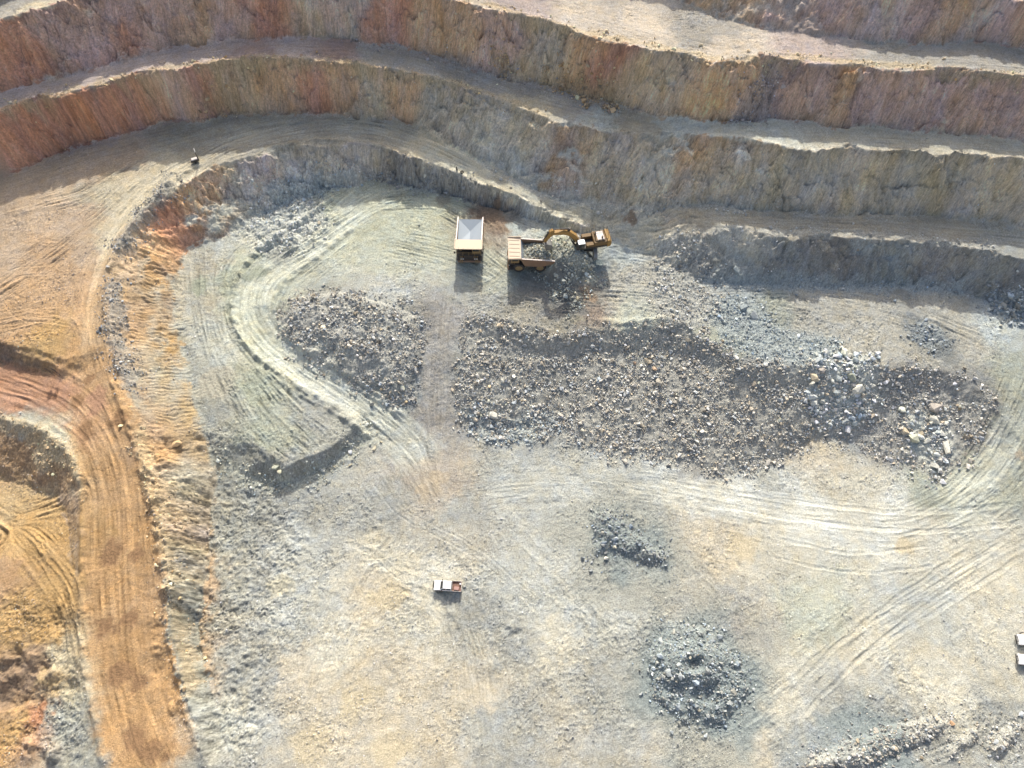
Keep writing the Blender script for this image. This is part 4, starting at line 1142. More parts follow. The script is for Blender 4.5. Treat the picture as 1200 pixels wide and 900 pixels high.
# ------------------------------------------------------------------ colours from the survey points
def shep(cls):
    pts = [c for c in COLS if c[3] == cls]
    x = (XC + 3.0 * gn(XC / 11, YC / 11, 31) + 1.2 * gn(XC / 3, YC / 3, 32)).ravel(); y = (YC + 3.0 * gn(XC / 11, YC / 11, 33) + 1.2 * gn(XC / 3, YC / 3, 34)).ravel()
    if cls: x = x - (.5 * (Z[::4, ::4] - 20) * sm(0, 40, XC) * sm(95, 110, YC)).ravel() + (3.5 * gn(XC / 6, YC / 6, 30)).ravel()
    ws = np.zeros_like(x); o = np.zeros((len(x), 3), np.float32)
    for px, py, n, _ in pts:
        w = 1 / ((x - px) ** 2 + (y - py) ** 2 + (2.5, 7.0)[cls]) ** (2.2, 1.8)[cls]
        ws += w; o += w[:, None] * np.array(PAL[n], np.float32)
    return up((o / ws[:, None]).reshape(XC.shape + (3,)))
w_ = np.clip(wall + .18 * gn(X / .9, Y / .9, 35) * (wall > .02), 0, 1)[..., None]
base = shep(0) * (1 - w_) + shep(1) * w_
# small-scale swirl of the colours so they do not blend like paint
qx = 1.6 * gn(X / 2.2, Y / 2.2, 36) + .8 * gn(X / .7, Y / .7, 37); qy = 1.6 * gn(X / 2.2, Y / 2.2, 38) + .8 * gn(X / .7, Y / .7, 39)
C = np.where(wall[..., None] > .2, base, bil(base, X + qx, Y + qy))
for pts, hw, n, k in PATHS:            # compacted running surfaces
    P = smooth(pts); sl = box_of(P, hw * 1.5 + 2); x, y = X[sl], Y[sl]
    d, q, s_, _, _, L = near(P, x, y)
    m = k * (1 - sm(-.5, .7, d - hw + .7 * gn(x / 2.5, y / 2.5, 181) + .35 * gn(x / .8, y / .8, 182))) * sm(0, 6, s_) * sm(0, 6, L - s_) * np.clip(.85 + .35 * gn(x / 3, y / 3, 183), .3, 1)
    C[sl] += m[..., None] * (np.array(PAL[n], np.float32) - C[sl])
lum = lambda c: c.mean(-1, keepdims=True)
C = lum(C) + (C - lum(C)) * (1.02 - .14 * sm(76, 100, Y) - .34 * sm(-58, -44, X) * sm(112, 88, Y))[..., None]
n1 = fbm(X / 9, Y / 9, 4, 41); n2 = fbm(X / 2.2, Y / 2.2, 4, 45); n3 = gn(X / .45, Y / .45, 49)
fl = 1 - wall; pat = np.clip(.75 + .8 * fbm(X / 5, Y / 5, 3, 44), .1, 1.4)     # worn here, fresh there
grit = np.clip(.5 + .9 * fbm(X / 9, Y / 9, 3, 113), .12, 1.2) * (1 - .8 * np.clip(CA, 0, 1))
tint = np.array((1.07, 1.0, .88), np.float32)
C = C * (1 + (.17 * n1 + .13 * n2 * (1 - .5 * np.clip(up(ca), 0, 1)))[..., None])
C = C * tint ** ((.5 * fbm(X / 5, Y / 5, 3, 51) + .65 * fbm(X / 1.6, Y / 1.6, 3, 52))[..., None])
C = C * (1 + (fl * grit * (.15 * fbm(X, Y, 3, 59) + .085 * white))[..., None])
C = C * (1 + (fl * pat * ((.012 + .085 * CA) * licF + .075 * CA * licM + .045 * CA * licC))[..., None])
C = C * (1 + (wstk * (.045 * licF + .02 * licM + .01 * licC) + wall * .19 * fbm(X / 3, Y / 3, 4, 55) + wall * .07 * white)[..., None])
C = C * (1 + (wallb * sm(88, 106, Y))[..., None] * np.array((.84, .72, .62), np.float32))
hue = wall * np.clip(.10 * lic(gn(X / 3, Y / 3, 53), 8, 2.0) + .5 * fbm(X / 6, Y / 6, 3, 54), -.6, .6)
warm = sm(.02, .10, base[..., 0] - base[..., 2])
C = C * np.stack([1 + .12 * hue * warm, 1 + .02 * hue, 1 - .28 * hue * warm], -1)
# pale fractured veins and dark cracks on the faces
vein = sm(.78, .97, 1 - np.abs(gn(X / 5 + .3 * wx, Y / 9, 57))) * wall * sm(0, .5, gn(X / 14, Y / 14, 58))
C = C * (1 - .16 * vein[..., None])
C = C * (1 + (.05 * white + .035 * n3)[..., None])
# ------------------------------------------------------------------ relief
def cells(x, y, s):                    # jointed blocks: a tilted plane per cell, and the cell's tone
    ix = np.floor(x).astype(np.int64); iy = np.floor(y).astype(np.int64); b = np.full(x.shape, 9., np.float32); pl = np.zeros_like(b); tn = np.zeros_like(b)
    for dx in (-1, 0, 1):
        for dy in (-1, 0, 1):
            h = _h(ix + dx, iy + dy, s); h2 = _h(ix + dx, iy + dy, s + 7); h3 = _h(ix + dx, iy + dy, s + 13)
            px = (x - (ix + dx + (h & 1023) / 1023.)).astype(np.float32); py = (y - (iy + dy + (h2 & 1023) / 1023.)).astype(np.float32); d = px * px + py * py
            m = d < b; b = np.where(m, d, b); a = (h3 & 1023) / 1023. - .5; t = ((h3 >> 10) & 1023) / 1023. - .5; q = ((h3 >> 20) & 1023) / 1023. - .5
            pl = np.where(m, a + 1.4 * t * px + 1.4 * q * py, pl); tn = np.where(m, t + .5 * q, tn)
    return pl.astype(np.float32), tn.astype(np.float32)
ux = X + .9 * gn(X / 2.5, Y / 2.5, 131) + .35 * Y; uy = Y + .9 * gn(X / 2.5, Y / 2.5, 132)
f1, t1 = cells(ux / 5.2, uy / 3.0, 140); f2, t2 = cells(ux / 1.2 + .4 * gn(X, Y, 133), uy / 1.6, 150)
rock = sm(-.35, .35, fbm(X / 11, Y / 11, 2, 135)) * .7 + .3
crack = sm(.93, 1.0, 1 - np.abs(gn(ux / 3.2, uy / 5.5, 136))) * sm(-.1, .5, gn(X / 7, Y / 7, 137))
ridge = 1 - np.abs(gn(X / 3.4, Y / 3.4, 61)) * 1.6
blk = fbm((X + .6 * Y) / 3.2, (Y - .3 * X) / 3.2, 5, 63); blk = np.sign(blk) * np.abs(blk) ** .8
relief = wall * high * (.10 * licC + .05 * licM + .04 * licF + .45 * blk + rock * (1.3 * f1 + .5 * f2) - .5 * crack + .09 * gn(X / .5, Y / .5, 65) + .05 * white)
C = C * (1 + (wall * rock * (.12 * t1 + .16 * t2) - .22 * wall * crack)[..., None])
relief += fl * (.10 * fbm(X / 7, Y / 7, 3, 67) + .06 * fbm(X / 1.3, Y / 1.3, 3, 71) + HA * pat * (1.0 * licF + .8 * licM + .6 * licC))
rough = grit * fl
relief += rough * (.05 * white + .08 * gn(X / .5, Y / .5, 75) + .14 * np.maximum(0, gn(X / .9, Y / .9, 76)) + .10 * fbm(X / 2.6, Y / 2.6, 2, 79))
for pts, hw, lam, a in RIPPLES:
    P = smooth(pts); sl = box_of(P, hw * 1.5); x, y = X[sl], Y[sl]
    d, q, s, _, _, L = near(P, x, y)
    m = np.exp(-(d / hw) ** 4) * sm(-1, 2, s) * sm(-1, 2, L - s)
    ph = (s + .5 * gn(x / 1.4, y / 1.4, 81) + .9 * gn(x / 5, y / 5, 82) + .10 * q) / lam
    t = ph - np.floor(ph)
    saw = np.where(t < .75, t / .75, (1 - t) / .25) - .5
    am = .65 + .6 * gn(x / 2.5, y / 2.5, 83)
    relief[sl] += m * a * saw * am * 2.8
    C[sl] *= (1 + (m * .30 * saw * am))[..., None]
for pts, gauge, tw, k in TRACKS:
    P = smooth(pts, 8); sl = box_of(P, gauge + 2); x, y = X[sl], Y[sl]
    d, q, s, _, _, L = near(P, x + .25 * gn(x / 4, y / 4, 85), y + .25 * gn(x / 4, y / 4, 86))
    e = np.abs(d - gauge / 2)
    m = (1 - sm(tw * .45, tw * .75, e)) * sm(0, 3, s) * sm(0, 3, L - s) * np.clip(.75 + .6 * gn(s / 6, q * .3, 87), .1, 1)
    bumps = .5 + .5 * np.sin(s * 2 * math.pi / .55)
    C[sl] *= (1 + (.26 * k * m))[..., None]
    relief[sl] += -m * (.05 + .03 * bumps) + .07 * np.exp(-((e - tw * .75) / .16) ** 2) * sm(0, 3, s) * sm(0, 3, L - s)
# ------------------------------------------------------------------ rubble ground
def inpoly(poly, x, y):                # signed distance, positive inside
    d = np.full(x.shape, 1e9, np.float32); ins = np.zeros(x.shape, bool)
    n = len(poly)
    for i in range(n):
        (ax, ay), (bx, by) = poly[i], poly[(i + 1) % n]
        ex, ey = bx - ax, by - ay; t = np.clip(((x - ax) * ex + (y - ay) * ey) / (ex * ex + ey * ey + 1e-9), 0, 1)
        d = np.minimum(d, (x - ax - t * ex) ** 2 + (y - ay - t * ey) ** 2)
        c = ((ay > y) != (by > y)) & (x < (bx - ax) * (y - ay) / (by - ay + 1e-12) + ax)
        ins ^= c
    return np.where(ins, 1, -1) * np.sqrt(d)
RCOL = dict(greybrown=(.35, .335, .295), greymauve=(.35, .335, .30), grey=(.36, .35, .315), green=(.37, .37, .31), blue=(.30, .325, .32), blueD=(.24, .26, .265),
            dark=(.24, .235, .22), ochre=(.37, .27, .16), mauve=(.28, .245, .225), slate=(.30, .325, .325), greyl=(.45, .45, .41), pale=(.46, .47, .43), tan=(.42, .33, .21))
masks = []
for r in RUBBLE:
    poly = r[1]; sl = box_of(poly, 3); x, y = X[sl], Y[sl]
    m = sm(-.9, .9, inpoly(poly, x, y) + 1.1 * gn(x / 2.5, y / 2.5, 91) + .5 * gn(x / .8, y / .8, 92))
    masks.append((sl, m)); hn = r[6]
    if r[0] == 'rubble_windrow' or r[0] == 'rubble_pile' or (r[0] == 'rubble_edge' and len(r[8]) > 0 and 'berm' in r[8]):
        h = {'rubble_windrow': 1.0, 'rubble_pile': .9, 'rubble_edge': .6}[r[0]]
        ip = inpoly(poly, x, y); t = np.clip(ip / 2.6, 0, 1)
        relief[sl] += h * (t * (2 - t)) * (1 + .5 * gn(x / 3, y / 3, 94))
    if 'hollow' in r[7]:
        c = np.mean(np.array(poly), 0); rr = np.hypot((x - c[0] + 1.0), (y - c[1] - 1.5) * 1.5)
        relief[sl] += 1.5 * sm(8, 2.5, rr) - 1.5 * sm(2.8, .4, rr)
    if 'hook' in r[7]:
        relief[sl] += .9 * m * np.maximum(0, gn(x / 3.5, y / 3.5, 95))
    relief[sl] += m * hn * (.9 * fbm(x / 1.6, y / 1.6, 3, 97) + .45 * np.maximum(0, gn(x / .6, y / .6, 99)))
    rc = np.array(RCOL[r[5]], np.float32) * 1.28
    C[sl] = C[sl] * (1 - .65 * m[..., None]) + .65 * m[..., None] * rc * (1 + .16 * white[sl] + .2 * gn(x / .5, y / .5, 98))[..., None]
for poly, a in ROUGH:
    sl = box_of(poly, 4); x, y = X[sl], Y[sl]
    m = a * sm(-2.5, 2, inpoly(poly, x, y) + 1.5 * gn(x / 4, y / 4, 121))
    lump = .16 * fbm(x / 2.2, y / 2.2, 3, 122) + .20 * np.maximum(0, gn(x / .8, y / .8, 125)) + .10 * np.maximum(0, gn(x / .42, y / .42, 126)) + .03 * white[sl]
    relief[sl] += m * lump
    C[sl] *= (1 + m * (.10 * fbm(x / .9, y / .9, 2, 127) + .05 * white[sl]))[..., None]
for pts, wd, h in BERMS:
    P = smooth(pts, 8); sl = box_of(P, 4); x, y = X[sl], Y[sl]
    d, q, s, _, _, L = near(P, x + .4 * gn(x / 2, y / 2, 171), y + .4 * gn(x / 2, y / 2, 172))
    m = np.exp(-(d / wd) ** 2) * sm(0, 3, s) * sm(0, 3, L - s) * (.75 + .6 * gn(x / 1.5, y / 1.5, 173))
    relief[sl] += h * m + .12 * m * gn(x / .5, y / .5, 174)
# knolls: local bumps and dents; patches: local soil colour, with shade painted in below the excavator
for px, py, rad, h in BLOBS:
    sl = box_of([(px, py)], rad * 2.2); x, y = X[sl], Y[sl]
    rr = np.hypot(x - px, y - py) / rad * (1 + .35 * gn(x / rad * .9, y / rad * .9, 101))
    relief[sl] += h * np.exp(-rr ** 2 * 1.3) * (1 + .5 * gn(x / .7, y / .7, 102))
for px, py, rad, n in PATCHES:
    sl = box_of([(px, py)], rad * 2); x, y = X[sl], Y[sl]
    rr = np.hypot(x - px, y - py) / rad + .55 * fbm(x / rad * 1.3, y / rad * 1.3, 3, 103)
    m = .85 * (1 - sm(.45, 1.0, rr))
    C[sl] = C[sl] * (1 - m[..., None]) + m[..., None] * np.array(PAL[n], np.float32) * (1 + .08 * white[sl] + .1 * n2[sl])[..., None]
edge = np.minimum(np.minimum(X - X0, X1 - X), np.minimum(Y - Y0, Y1 - Y))
Z = Zt + ((Z + relief) - Zt) * sm(0, 6, edge)
C *= np.array((.975, 1.0, .97), np.float32); C = np.clip(C, .02, .8)
def zat(x, y): return float(bil(Z, np.array([x]), np.array([y]))[0])

# ------------------------------------------------------------------ mesh building
def new_mesh(name, V, F, mats, cols=None, smooth_=False):
    me = bpy.data.meshes.new(name); k = F.shape[1]
    me.vertices.add(len(V)); me.vertices.foreach_set('co', np.ascontiguousarray(V, np.float32).ravel())
    me.loops.add(F.size); me.loops.foreach_set('vertex_index', np.ascontiguousarray(F, np.int32).ravel())
    me.polygons.add(len(F)); me.polygons.foreach_set('loop_start', np.arange(0, F.size, k, dtype=np.int32))
    me.polygons.foreach_set('use_smooth', np.full(len(F), smooth_, bool))
    if cols is not None:
        a = me.color_attributes.new('soil', 'FLOAT_COLOR', 'POINT')
        a.data.foreach_set('color', np.concatenate([cols, np.ones((len(cols), 1), np.float32)], 1).astype(np.float32).ravel())
    me.materials.append(mats); me.update(calc_edges=True); me.validate(); return me
def link(name, me, parent=None):
    o = bpy.data.objects.new(name, me); col.objects.link(o)
    if parent: o.parent = parent
    return o
def nodes(name):
    m = bpy.data.materials.new(name); m.use_nodes = True; nt = m.node_tree
    return m, nt, nt.nodes['Principled BSDF']
def soil_material(name, s1, s2, bump, amount):
    m, nt, b = nodes(name); N = nt.nodes; L = nt.links
    at = N.new('ShaderNodeAttribute'); at.attribute_name = 'soil'
    geo = N.new('ShaderNodeNewGeometry')
    na = N.new('ShaderNodeTexNoise'); na.inputs['Scale'].default_value = s1; na.inputs['Detail'].default_value = 5; na.inputs['Roughness'].default_value = .7
    nb = N.new('ShaderNodeTexNoise'); nb.inputs['Scale'].default_value = s2; nb.inputs['Detail'].default_value = 3
    for n in (na, nb): L.new(geo.outputs['Position'], n.inputs['Vector'])
    mr = N.new('ShaderNodeMapRange'); mr.inputs['From Min'].default_value = .25; mr.inputs['From Max'].default_value = .75; mr.inputs['To Min'].default_value = 1 - amount; mr.inputs['To Max'].default_value = 1 + amount
    L.new(na.outputs['Fac'], mr.inputs['Value'])
    mx = N.new('ShaderNodeMix'); mx.data_type = 'RGBA'; mx.blend_type = 'MULTIPLY'; mx.inputs['Factor'].default_value = 1
    L.new(at.outputs['Color'], mx.inputs['A']); L.new(mr.outputs['Result'], mx.inputs['B'])
    L.new(mx.outputs['Result'], b.inputs['Base Color'])
    b.inputs['Roughness'].default_value = .95; b.inputs['Specular IOR Level'].default_value = .15
    ad = N.new('ShaderNodeMath'); ad.operation = 'ADD'; L.new(na.outputs['Fac'], ad.inputs[0]); L.new(nb.outputs['Fac'], ad.inputs[1])
    bp = N.new('ShaderNodeBump'); bp.inputs['Strength'].default_value = 1.0; bp.inputs['Distance'].default_value = bump
    L.new(ad.outputs[0], bp.inputs['Height']); L.new(bp.outputs['Normal'], b.inputs['Normal'])
    return m
M_SOIL = soil_material('dusty_mine_soil', 3.2, 8.0, .16, .30)
M_ROCK = soil_material('broken_rock', 3.0, 8.0, .08, .18)
# full grid
ZF[NG:NG + ny, NG:NG + nx] = Z
CF = np.empty((NY, NX, 3), np.float32); CF[:] = np.array((.40, .31, .22))
ix = np.clip(np.arange(NX) - NG, 0, nx - 1); iy = np.clip(np.arange(NY) - NG, 0, ny - 1)
far = np.minimum(1, np.maximum(np.abs(np.arange(NX) - NG - ix)[None, :], np.abs(np.arange(NY) - NG - iy)[:, None]) / 12.0)[..., None]
CF = blur(C, 10)[iy][:, ix] * (1 - far) + CF * far
CF[NG:NG + ny, NG:NG + nx] = C
GX, GY = np.meshgrid(xs, ys)
GV = np.stack([GX, GY, ZF], -1).reshape(-1, 3); GC = CF.reshape(-1, 3)
idx = np.arange(NX * NY).reshape(NY, NX)
Q = np.stack([idx[:-1, :-1], idx[:-1, 1:], idx[1:, 1:], idx[1:, :-1]], -1)
# regions: haul road, pit faces, open ground
reg = np.zeros((NY - 1, NX - 1), np.int8)
road = np.zeros((ny, nx), bool)
for k in ROADS:
    pts, hw, _, _ = STREAKS[k]
    P = smooth(pts); sl = box_of(P, hw * 2); d = near(P, X[sl], Y[sl])[0]
    road[sl] |= d < hw * .62 + .5 * gn(X[sl] / 4, Y[sl] / 4, 105)
cr = np.zeros((ny, nx), np.int8); cr[road] = 1; cr[blur(wall, 2) > .5] = 2
reg[NG:NG + ny - 1, NG:NG + nx - 1] = cr[:-1, :-1]
# vertex normals of the whole sheet, so that the pieces meet without a seam
me_ = new_mesh('sheet', GV, Q.reshape(-1, 4), M_SOIL, None, True)
NRM = np.empty(len(GV) * 3, np.float32); me_.vertices.foreach_get('normal', NRM); NRM = NRM.reshape(-1, 3); bpy.data.meshes.remove(me_)
for v, nm, lb in ((0, 'ground', 'grey and tan pit floor, benches and terraces of crushed rock'), (1, 'haul_road', 'graded haul roads and ramps with wheel streaks'), (2, 'pit_terrain', 'steep ochre, mauve and grey blasted pit faces')):
    f = Q[reg == v]; u, inv = np.unique(f, return_inverse=True)
    me = new_mesh(nm, GV[u], inv.reshape(-1, 4), M_SOIL, GC[u], True)
    me.normals_split_custom_set_from_vertices(NRM[u])
    o = link(nm, me); o['kind'] = 'structure'; o['label'] = lb

# ------------------------------------------------------------------ rocks
def hull(n, seed, flat=.72):
    rg = np.random.default_rng(seed); bm = bmesh.new()
    p = rg.standard_normal((n, 3)); p /= np.linalg.norm(p, axis=1)[:, None]; p *= rg.uniform(.8, 1.08, (n, 1)) * np.array([rg.uniform(.85, 1.25), rg.uniform(.65, .95), flat * rg.uniform(.8, 1.1)])
    for q in p: bm.verts.new(q)
    bmesh.ops.convex_hull(bm, input=bm.verts)
    for v in [v for v in bm.verts if not v.link_faces]: bm.verts.remove(v)
    bmesh.ops.triangulate(bm, faces=bm.faces)
    bm.verts.index_update(); V = np.array([v.co[:] for v in bm.verts], np.float32) * .5; F = np.array([[v.index for v in f.verts] for f in bm.faces], np.int64); bm.free()
    return V, F
SMALL = [hull(8, 300 + i, .8) for i in range(10)]
MED = [hull(10, 400 + i) for i in range(18)]
def rots(n, rg, tilt=.6):
    a = rg.uniform(0, 2 * math.pi, n); b = rg.normal(0, tilt, n); c = rg.normal(0, tilt, n)
    ca, sa, cb, sb, cc, s_c = np.cos(a), np.sin(a), np.cos(b), np.sin(b), np.cos(c), np.sin(c); o = np.zeros_like(a); i = np.ones_like(a)
    Rz = np.stack([ca, -sa, o, sa, ca, o, o, o, i], -1).reshape(-1, 3, 3); Rx = np.stack([i, o, o, o, cb, -sb, o, sb, cb], -1).reshape(-1, 3, 3); Ry = np.stack([cc, o, s_c, o, i, o, -s_c, o, cc], -1).reshape(-1, 3, 3)
    return Rz @ Rx @ Ry
def bake(name, P, size, cols, kinds, seed):
    rg = np.random.default_rng(seed); n = len(P); which = rg.integers(0, len(kinds), n); Rm = rots(n, rg) * size[:, None, None]
    Vs, Fs, Cs, off = [], [], [], 0
    for k, (v, f) in enumerate(kinds):
        s = np.where(which == k)[0]
        if not len(s): continue
        W = np.einsum('nij,vj->nvi', Rm[s], v) + P[s][:, None, :]
        Vs.append(W.reshape(-1, 3)); Fs.append((f[None] + (np.arange(len(s)) * len(v))[:, None, None]).reshape(-1, 3) + off); off += len(s) * len(v)
        Cs.append(np.repeat(cols[s], len(v), 0))
    return new_mesh(name, np.concatenate(Vs), np.concatenate(Fs), M_ROCK, np.concatenate(Cs))
def rock_cols(n, c, rg, spread=.22):
    k = np.exp(rg.normal(0, spread, n))[:, None]; t = rg.normal(0, .06, n)[:, None]
    return np.clip(np.array(c, np.float32)[None] * k * np.concatenate([1 + t, np.ones_like(t), 1 - 1.4 * t], 1), .05, .8).astype(np.float32)
def tag(o, label, cat=None, group=None, kind=None):
    o['label'] = label
    if cat: o['category'] = cat
    if group: o['group'] = group
    if kind: o['kind'] = kind
    return o
def single_rock(name, x, y, s, c, seed, sink=.22):
    v, f = hull(15, seed, .68); rg = np.random.default_rng(seed)
    Rm = rots(1, rg, .25)[0] * s; W = v @ Rm.T
    W[:, 2] = np.where(W[:, 2] > .42 * s, .42 * s + .3 * (W[:, 2] - .42 * s), W[:, 2])
    cl = np.clip(np.tile(np.array(c, np.float32), (len(W), 1)) * rg.uniform(.93, 1.07, (len(W), 1)), .05, .72)
    o = link(name, new_mesh(name, W, f, M_ROCK, cl)); o.location = (x, y, zat(x, y) + s * (.34 - sink)); return o
for k, (x, y, s, cn, lb) in enumerate(BOULDERS):
    tag(single_rock('boulder', x, y, s * 1.15, np.array(PAL[cn]) * 1.12, 700 + k), lb, 'boulder', 'large boulders in the pit')
for k, (r, (sl, m)) in enumerate(zip(RUBBLE, masks)):
    name, poly, dens, med, mx, rc, hn, lb, cat = r
    rg = np.random.default_rng(900 + k); x, y = X[sl], Y[sl]
    n = int(dens * m.sum() * ST * ST * (3.2 if name in ('rubble_pile', 'rubble_windrow') else 2.7))
    mm = m + .16 * sm(-4.5, 0, inpoly(poly, x, y) + 1.2 * gn(x / 2.5, y / 2.5, 91)) if name in ('rubble_pile', 'rubble_windrow') and 'between' not in lb else sm(-2.6, .6, inpoly(poly, x, y) + 1.6 * gn(x / 2.5, y / 2.5, 91) + .8 * gn(x / .8, y / .8, 92)) * np.clip(.5 + 1.1 * fbm(x / 3.6, y / 3.6, 3, 160 + k), .03, 1.4); p = rg.choice(m.size, n, p=(mm / mm.sum()).ravel()); P = np.stack([x.ravel()[p] + rg.uniform(-.1, .1, n), y.ravel()[p] + rg.uniform(-.1, .1, n)], -1)
    s = np.minimum(med * .74 * np.exp(rg.normal(0, .62, n)), mx * 1.4)
    z = bil(Z, P[:, 0], P[:, 1]); P3 = np.column_stack([P, z + .25 * s])
    cs = rock_cols(n, np.array(RCOL[rc]) * (1.25 if name in ('rubble_pile', 'rubble_windrow') else 1.5), rg, .28)
    big = np.argsort(-s)[:(9 if n > 600 else 5)]
    kk = np.ones(n, bool); kk[big] = False
    ob = link(name, bake(name, P3[kk], s[kk], cs[kk], MED, 40 + k)); tag(ob, lb, cat, kind='stuff')
    for q in big:
        tag(single_rock('rock', P[q, 0], P[q, 1], s[q] * 1.15, cs[q], 2000 + 40 * k + int(q) % 37), 'angular rock in the ' + lb, 'rock', 'rocks in the ' + lb)
# loose stones over the floor and benches
n = 170000; rg = np.random.default_rng(77)
P = np.stack([rg.uniform(-105, 105, n), rg.uniform(-6, 125, n)], -1)
sl_ = bil(slope, P[:, 0], P[:, 1]); ca_ = np.clip(bil(CA, P[:, 0], P[:, 1]), 0, 1)
dn = np.clip(bil(grit, P[:, 0], P[:, 1]) - .12, .01, 1) * (1 - .85 * ca_) * np.where(P[:, 1] > 108, .35, 1)
P = P[rg.uniform(0, 1, n) < dn]; n = len(P)
s = np.minimum(.19 * np.exp(rg.normal(0, .42, n)), .62); cs = bil(C, P[:, 0], P[:, 1]); cs = (cs + cs.mean(1, keepdims=True)) / 2 * np.exp(rg.normal(.18, .25, n))[:, None]
o = link('loose_stones', bake('loose_stones', np.column_stack([P, bil(Z, P[:, 0], P[:, 1]) + .15 * s]), s, np.clip(cs, .05, .7).astype(np.float32), SMALL, 78))
tag(o, 'small loose stones scattered over the pit floor and benches', 'stones', kind='stuff')

# ------------------------------------------------------------------ machines
def paint(name, c, rough=.5, metal=0.0, dirt=.35, dc=(.40, .34, .25)):
    m, nt, b = nodes(name); N = nt.nodes; L = nt.links
    tc = N.new('ShaderNodeTexCoord'); n = N.new('ShaderNodeTexNoise'); n.inputs['Scale'].default_value = 2.2; n.inputs['Detail'].default_value = 6; n.inputs['Roughness'].default_value = .65
    L.new(tc.outputs['Object'], n.inputs['Vector'])
    r = N.new('ShaderNodeMapRange'); r.inputs['From Min'].default_value = .35; r.inputs['From Max'].default_value = .75; r.inputs['To Max'].default_value = dirt
    L.new(n.outputs['Fac'], r.inputs['Value'])
    mx = N.new('ShaderNodeMix'); mx.data_type = 'RGBA'; mx.inputs['A'].default_value = (*c, 1); mx.inputs['B'].default_value = (*dc, 1)
    L.new(r.outputs['Result'], mx.inputs['Factor']); L.new(mx.outputs['Result'], b.inputs['Base Color'])
    b.inputs['Roughness'].default_value = rough; b.inputs['Metallic'].default_value = metal
    return m
YEL = paint('weathered_yellow_paint', (.38, .25, .10), .7, 0, .6, (.31, .25, .17)); GRIME = paint('oily_brown_paint', (.19, .115, .04), .7, 0, .4, (.16, .12, .08)); EXY = paint('grimy_excavator_paint', (.37, .215, .055), .7, 0, .45, (.20, .15, .10)); YELP = paint('sun_bleached_yellow_paint', (.60, .475, .34), .7, 0, .5, (.50, .43, .34))
RUSTY = paint('dusty_brown_steel', (.30, .18, .11), .7, 0, .5, (.30, .25, .18)); STEEL = paint('worn_tray_steel', (.25, .30, .345), .55, .15, .3, (.33, .33, .31)); DARK = paint('dark_steel', (.055, .052, .05), .6, .2, .4, (.20, .17, .13))
RUBBER = paint('dusty_rubber', (.035, .035, .035), .9, 0, .6, (.19, .17, .14)); WHITE = paint('white_paint', (.80, .80, .79), .35, 0, .12, (.55, .5, .42)); PALE = paint('pale_dusty_paint', (.70, .62, .55), .6)
GLASS = paint('tinted_glass', (.03, .035, .04), .12, 0, .25, (.2, .19, .17)); LAMP = paint('lamp_lens', (.75, .76, .74), .2, 0, .1); RED = paint('faded_red_plastic', (.40, .23, .20), .7); ORANGE = paint('orange_cloth', (.75, .27, .10), .8)
TRAYR = paint('rust_brown_tray_floor', (.16, .075, .055), .8); WOOD = paint('weathered_timber', (.24, .16, .10), .9); BLACK = paint('black_plastic', (.02, .02, .02), .7, 0, .2)
class MB:
    def __init__(s): s.bm = bmesh.new()
    def add(s, vs, fs, M=None):
        v = [s.bm.verts.new((M @ Vector(p)) if M else p) for p in vs]
        for f in fs:
            try: s.bm.faces.new([v[i] for i in f])
            except ValueError: pass
        return s
    def hull8(s, b, t, M=None):        # bottom four and top four corners
        return s.add(list(b) + list(t), [(3, 2, 1, 0), (4, 5, 6, 7), (0, 1, 5, 4), (1, 2, 6, 5), (2, 3, 7, 6), (3, 0, 4, 7)], M)
    def box(s, x0, x1, y0, y1, z0, z1, M=None):
        return s.hull8([(x0, y0, z0), (x1, y0, z0), (x1, y1, z0), (x0, y1, z0)], [(x0, y0, z1), (x1, y0, z1), (x1, y1, z1), (x0, y1, z1)], M)
    def prism(s, pts, y0, y1, M=None, shrink=0.0):   # side profile in x,z pushed along y
        n = len(pts); v = [(x, y0, z) for x, z in pts] + [(x, y1, z) for x, z in pts]
        return s.add(v, [tuple(range(n - 1, -1, -1)), tuple(range(n, 2 * n))] + [(i, (i + 1) % n, n + (i + 1) % n, n + i) for i in range(n)], M)
    def tube(s, p, q, r0, r1=None, n=10, M=None):
        r1 = r0 if r1 is None else r1; p = Vector(p); q = Vector(q); d = (q - p).normalized(); a = d.orthogonal().normalized(); b = d.cross(a)
        v = [p + (a * math.cos(2 * math.pi * i / n) + b * math.sin(2 * math.pi * i / n)) * r0 for i in range(n)] + [q + (a * math.cos(2 * math.pi * i / n) + b * math.sin(2 * math.pi * i / n)) * r1 for i in range(n)]
        return s.add(v, [tuple(range(n - 1, -1, -1)), tuple(range(n, 2 * n))] + [(i, (i + 1) % n, n + (i + 1) % n, n + i) for i in range(n)], M)
    def build(s, name, mat, parent=None, bevel=0.0, smooth_=False):
        bmesh.ops.recalc_face_normals(s.bm, faces=s.bm.faces)
        if bevel: bmesh.ops.bevel(s.bm, geom=list(s.bm.edges), offset=bevel, segments=1, affect='EDGES', clamp_overlap=True)
        me = bpy.data.meshes.new(name); s.bm.to_mesh(me); s.bm.free(); me.materials.append(mat)
        if smooth_: me.polygons.foreach_set('use_smooth', np.ones(len(me.polygons), bool))
        return link(name, me, parent)
def empty(name, loc=(0, 0, 0), rz=0):
    o = bpy.data.objects.new(name, None); col.objects.link(o); o.location = loc; o.rotation_euler = (0, 0, rz); o.empty_display_size = .3; return o
def kids(o): return [c for c in bpy.data.objects if c.parent is o]
def copy_tree(o, parent=None):
    c = o.copy(); col.objects.link(c); c.parent = parent
    for k in kids(o): copy_tree(k, c)
    return c
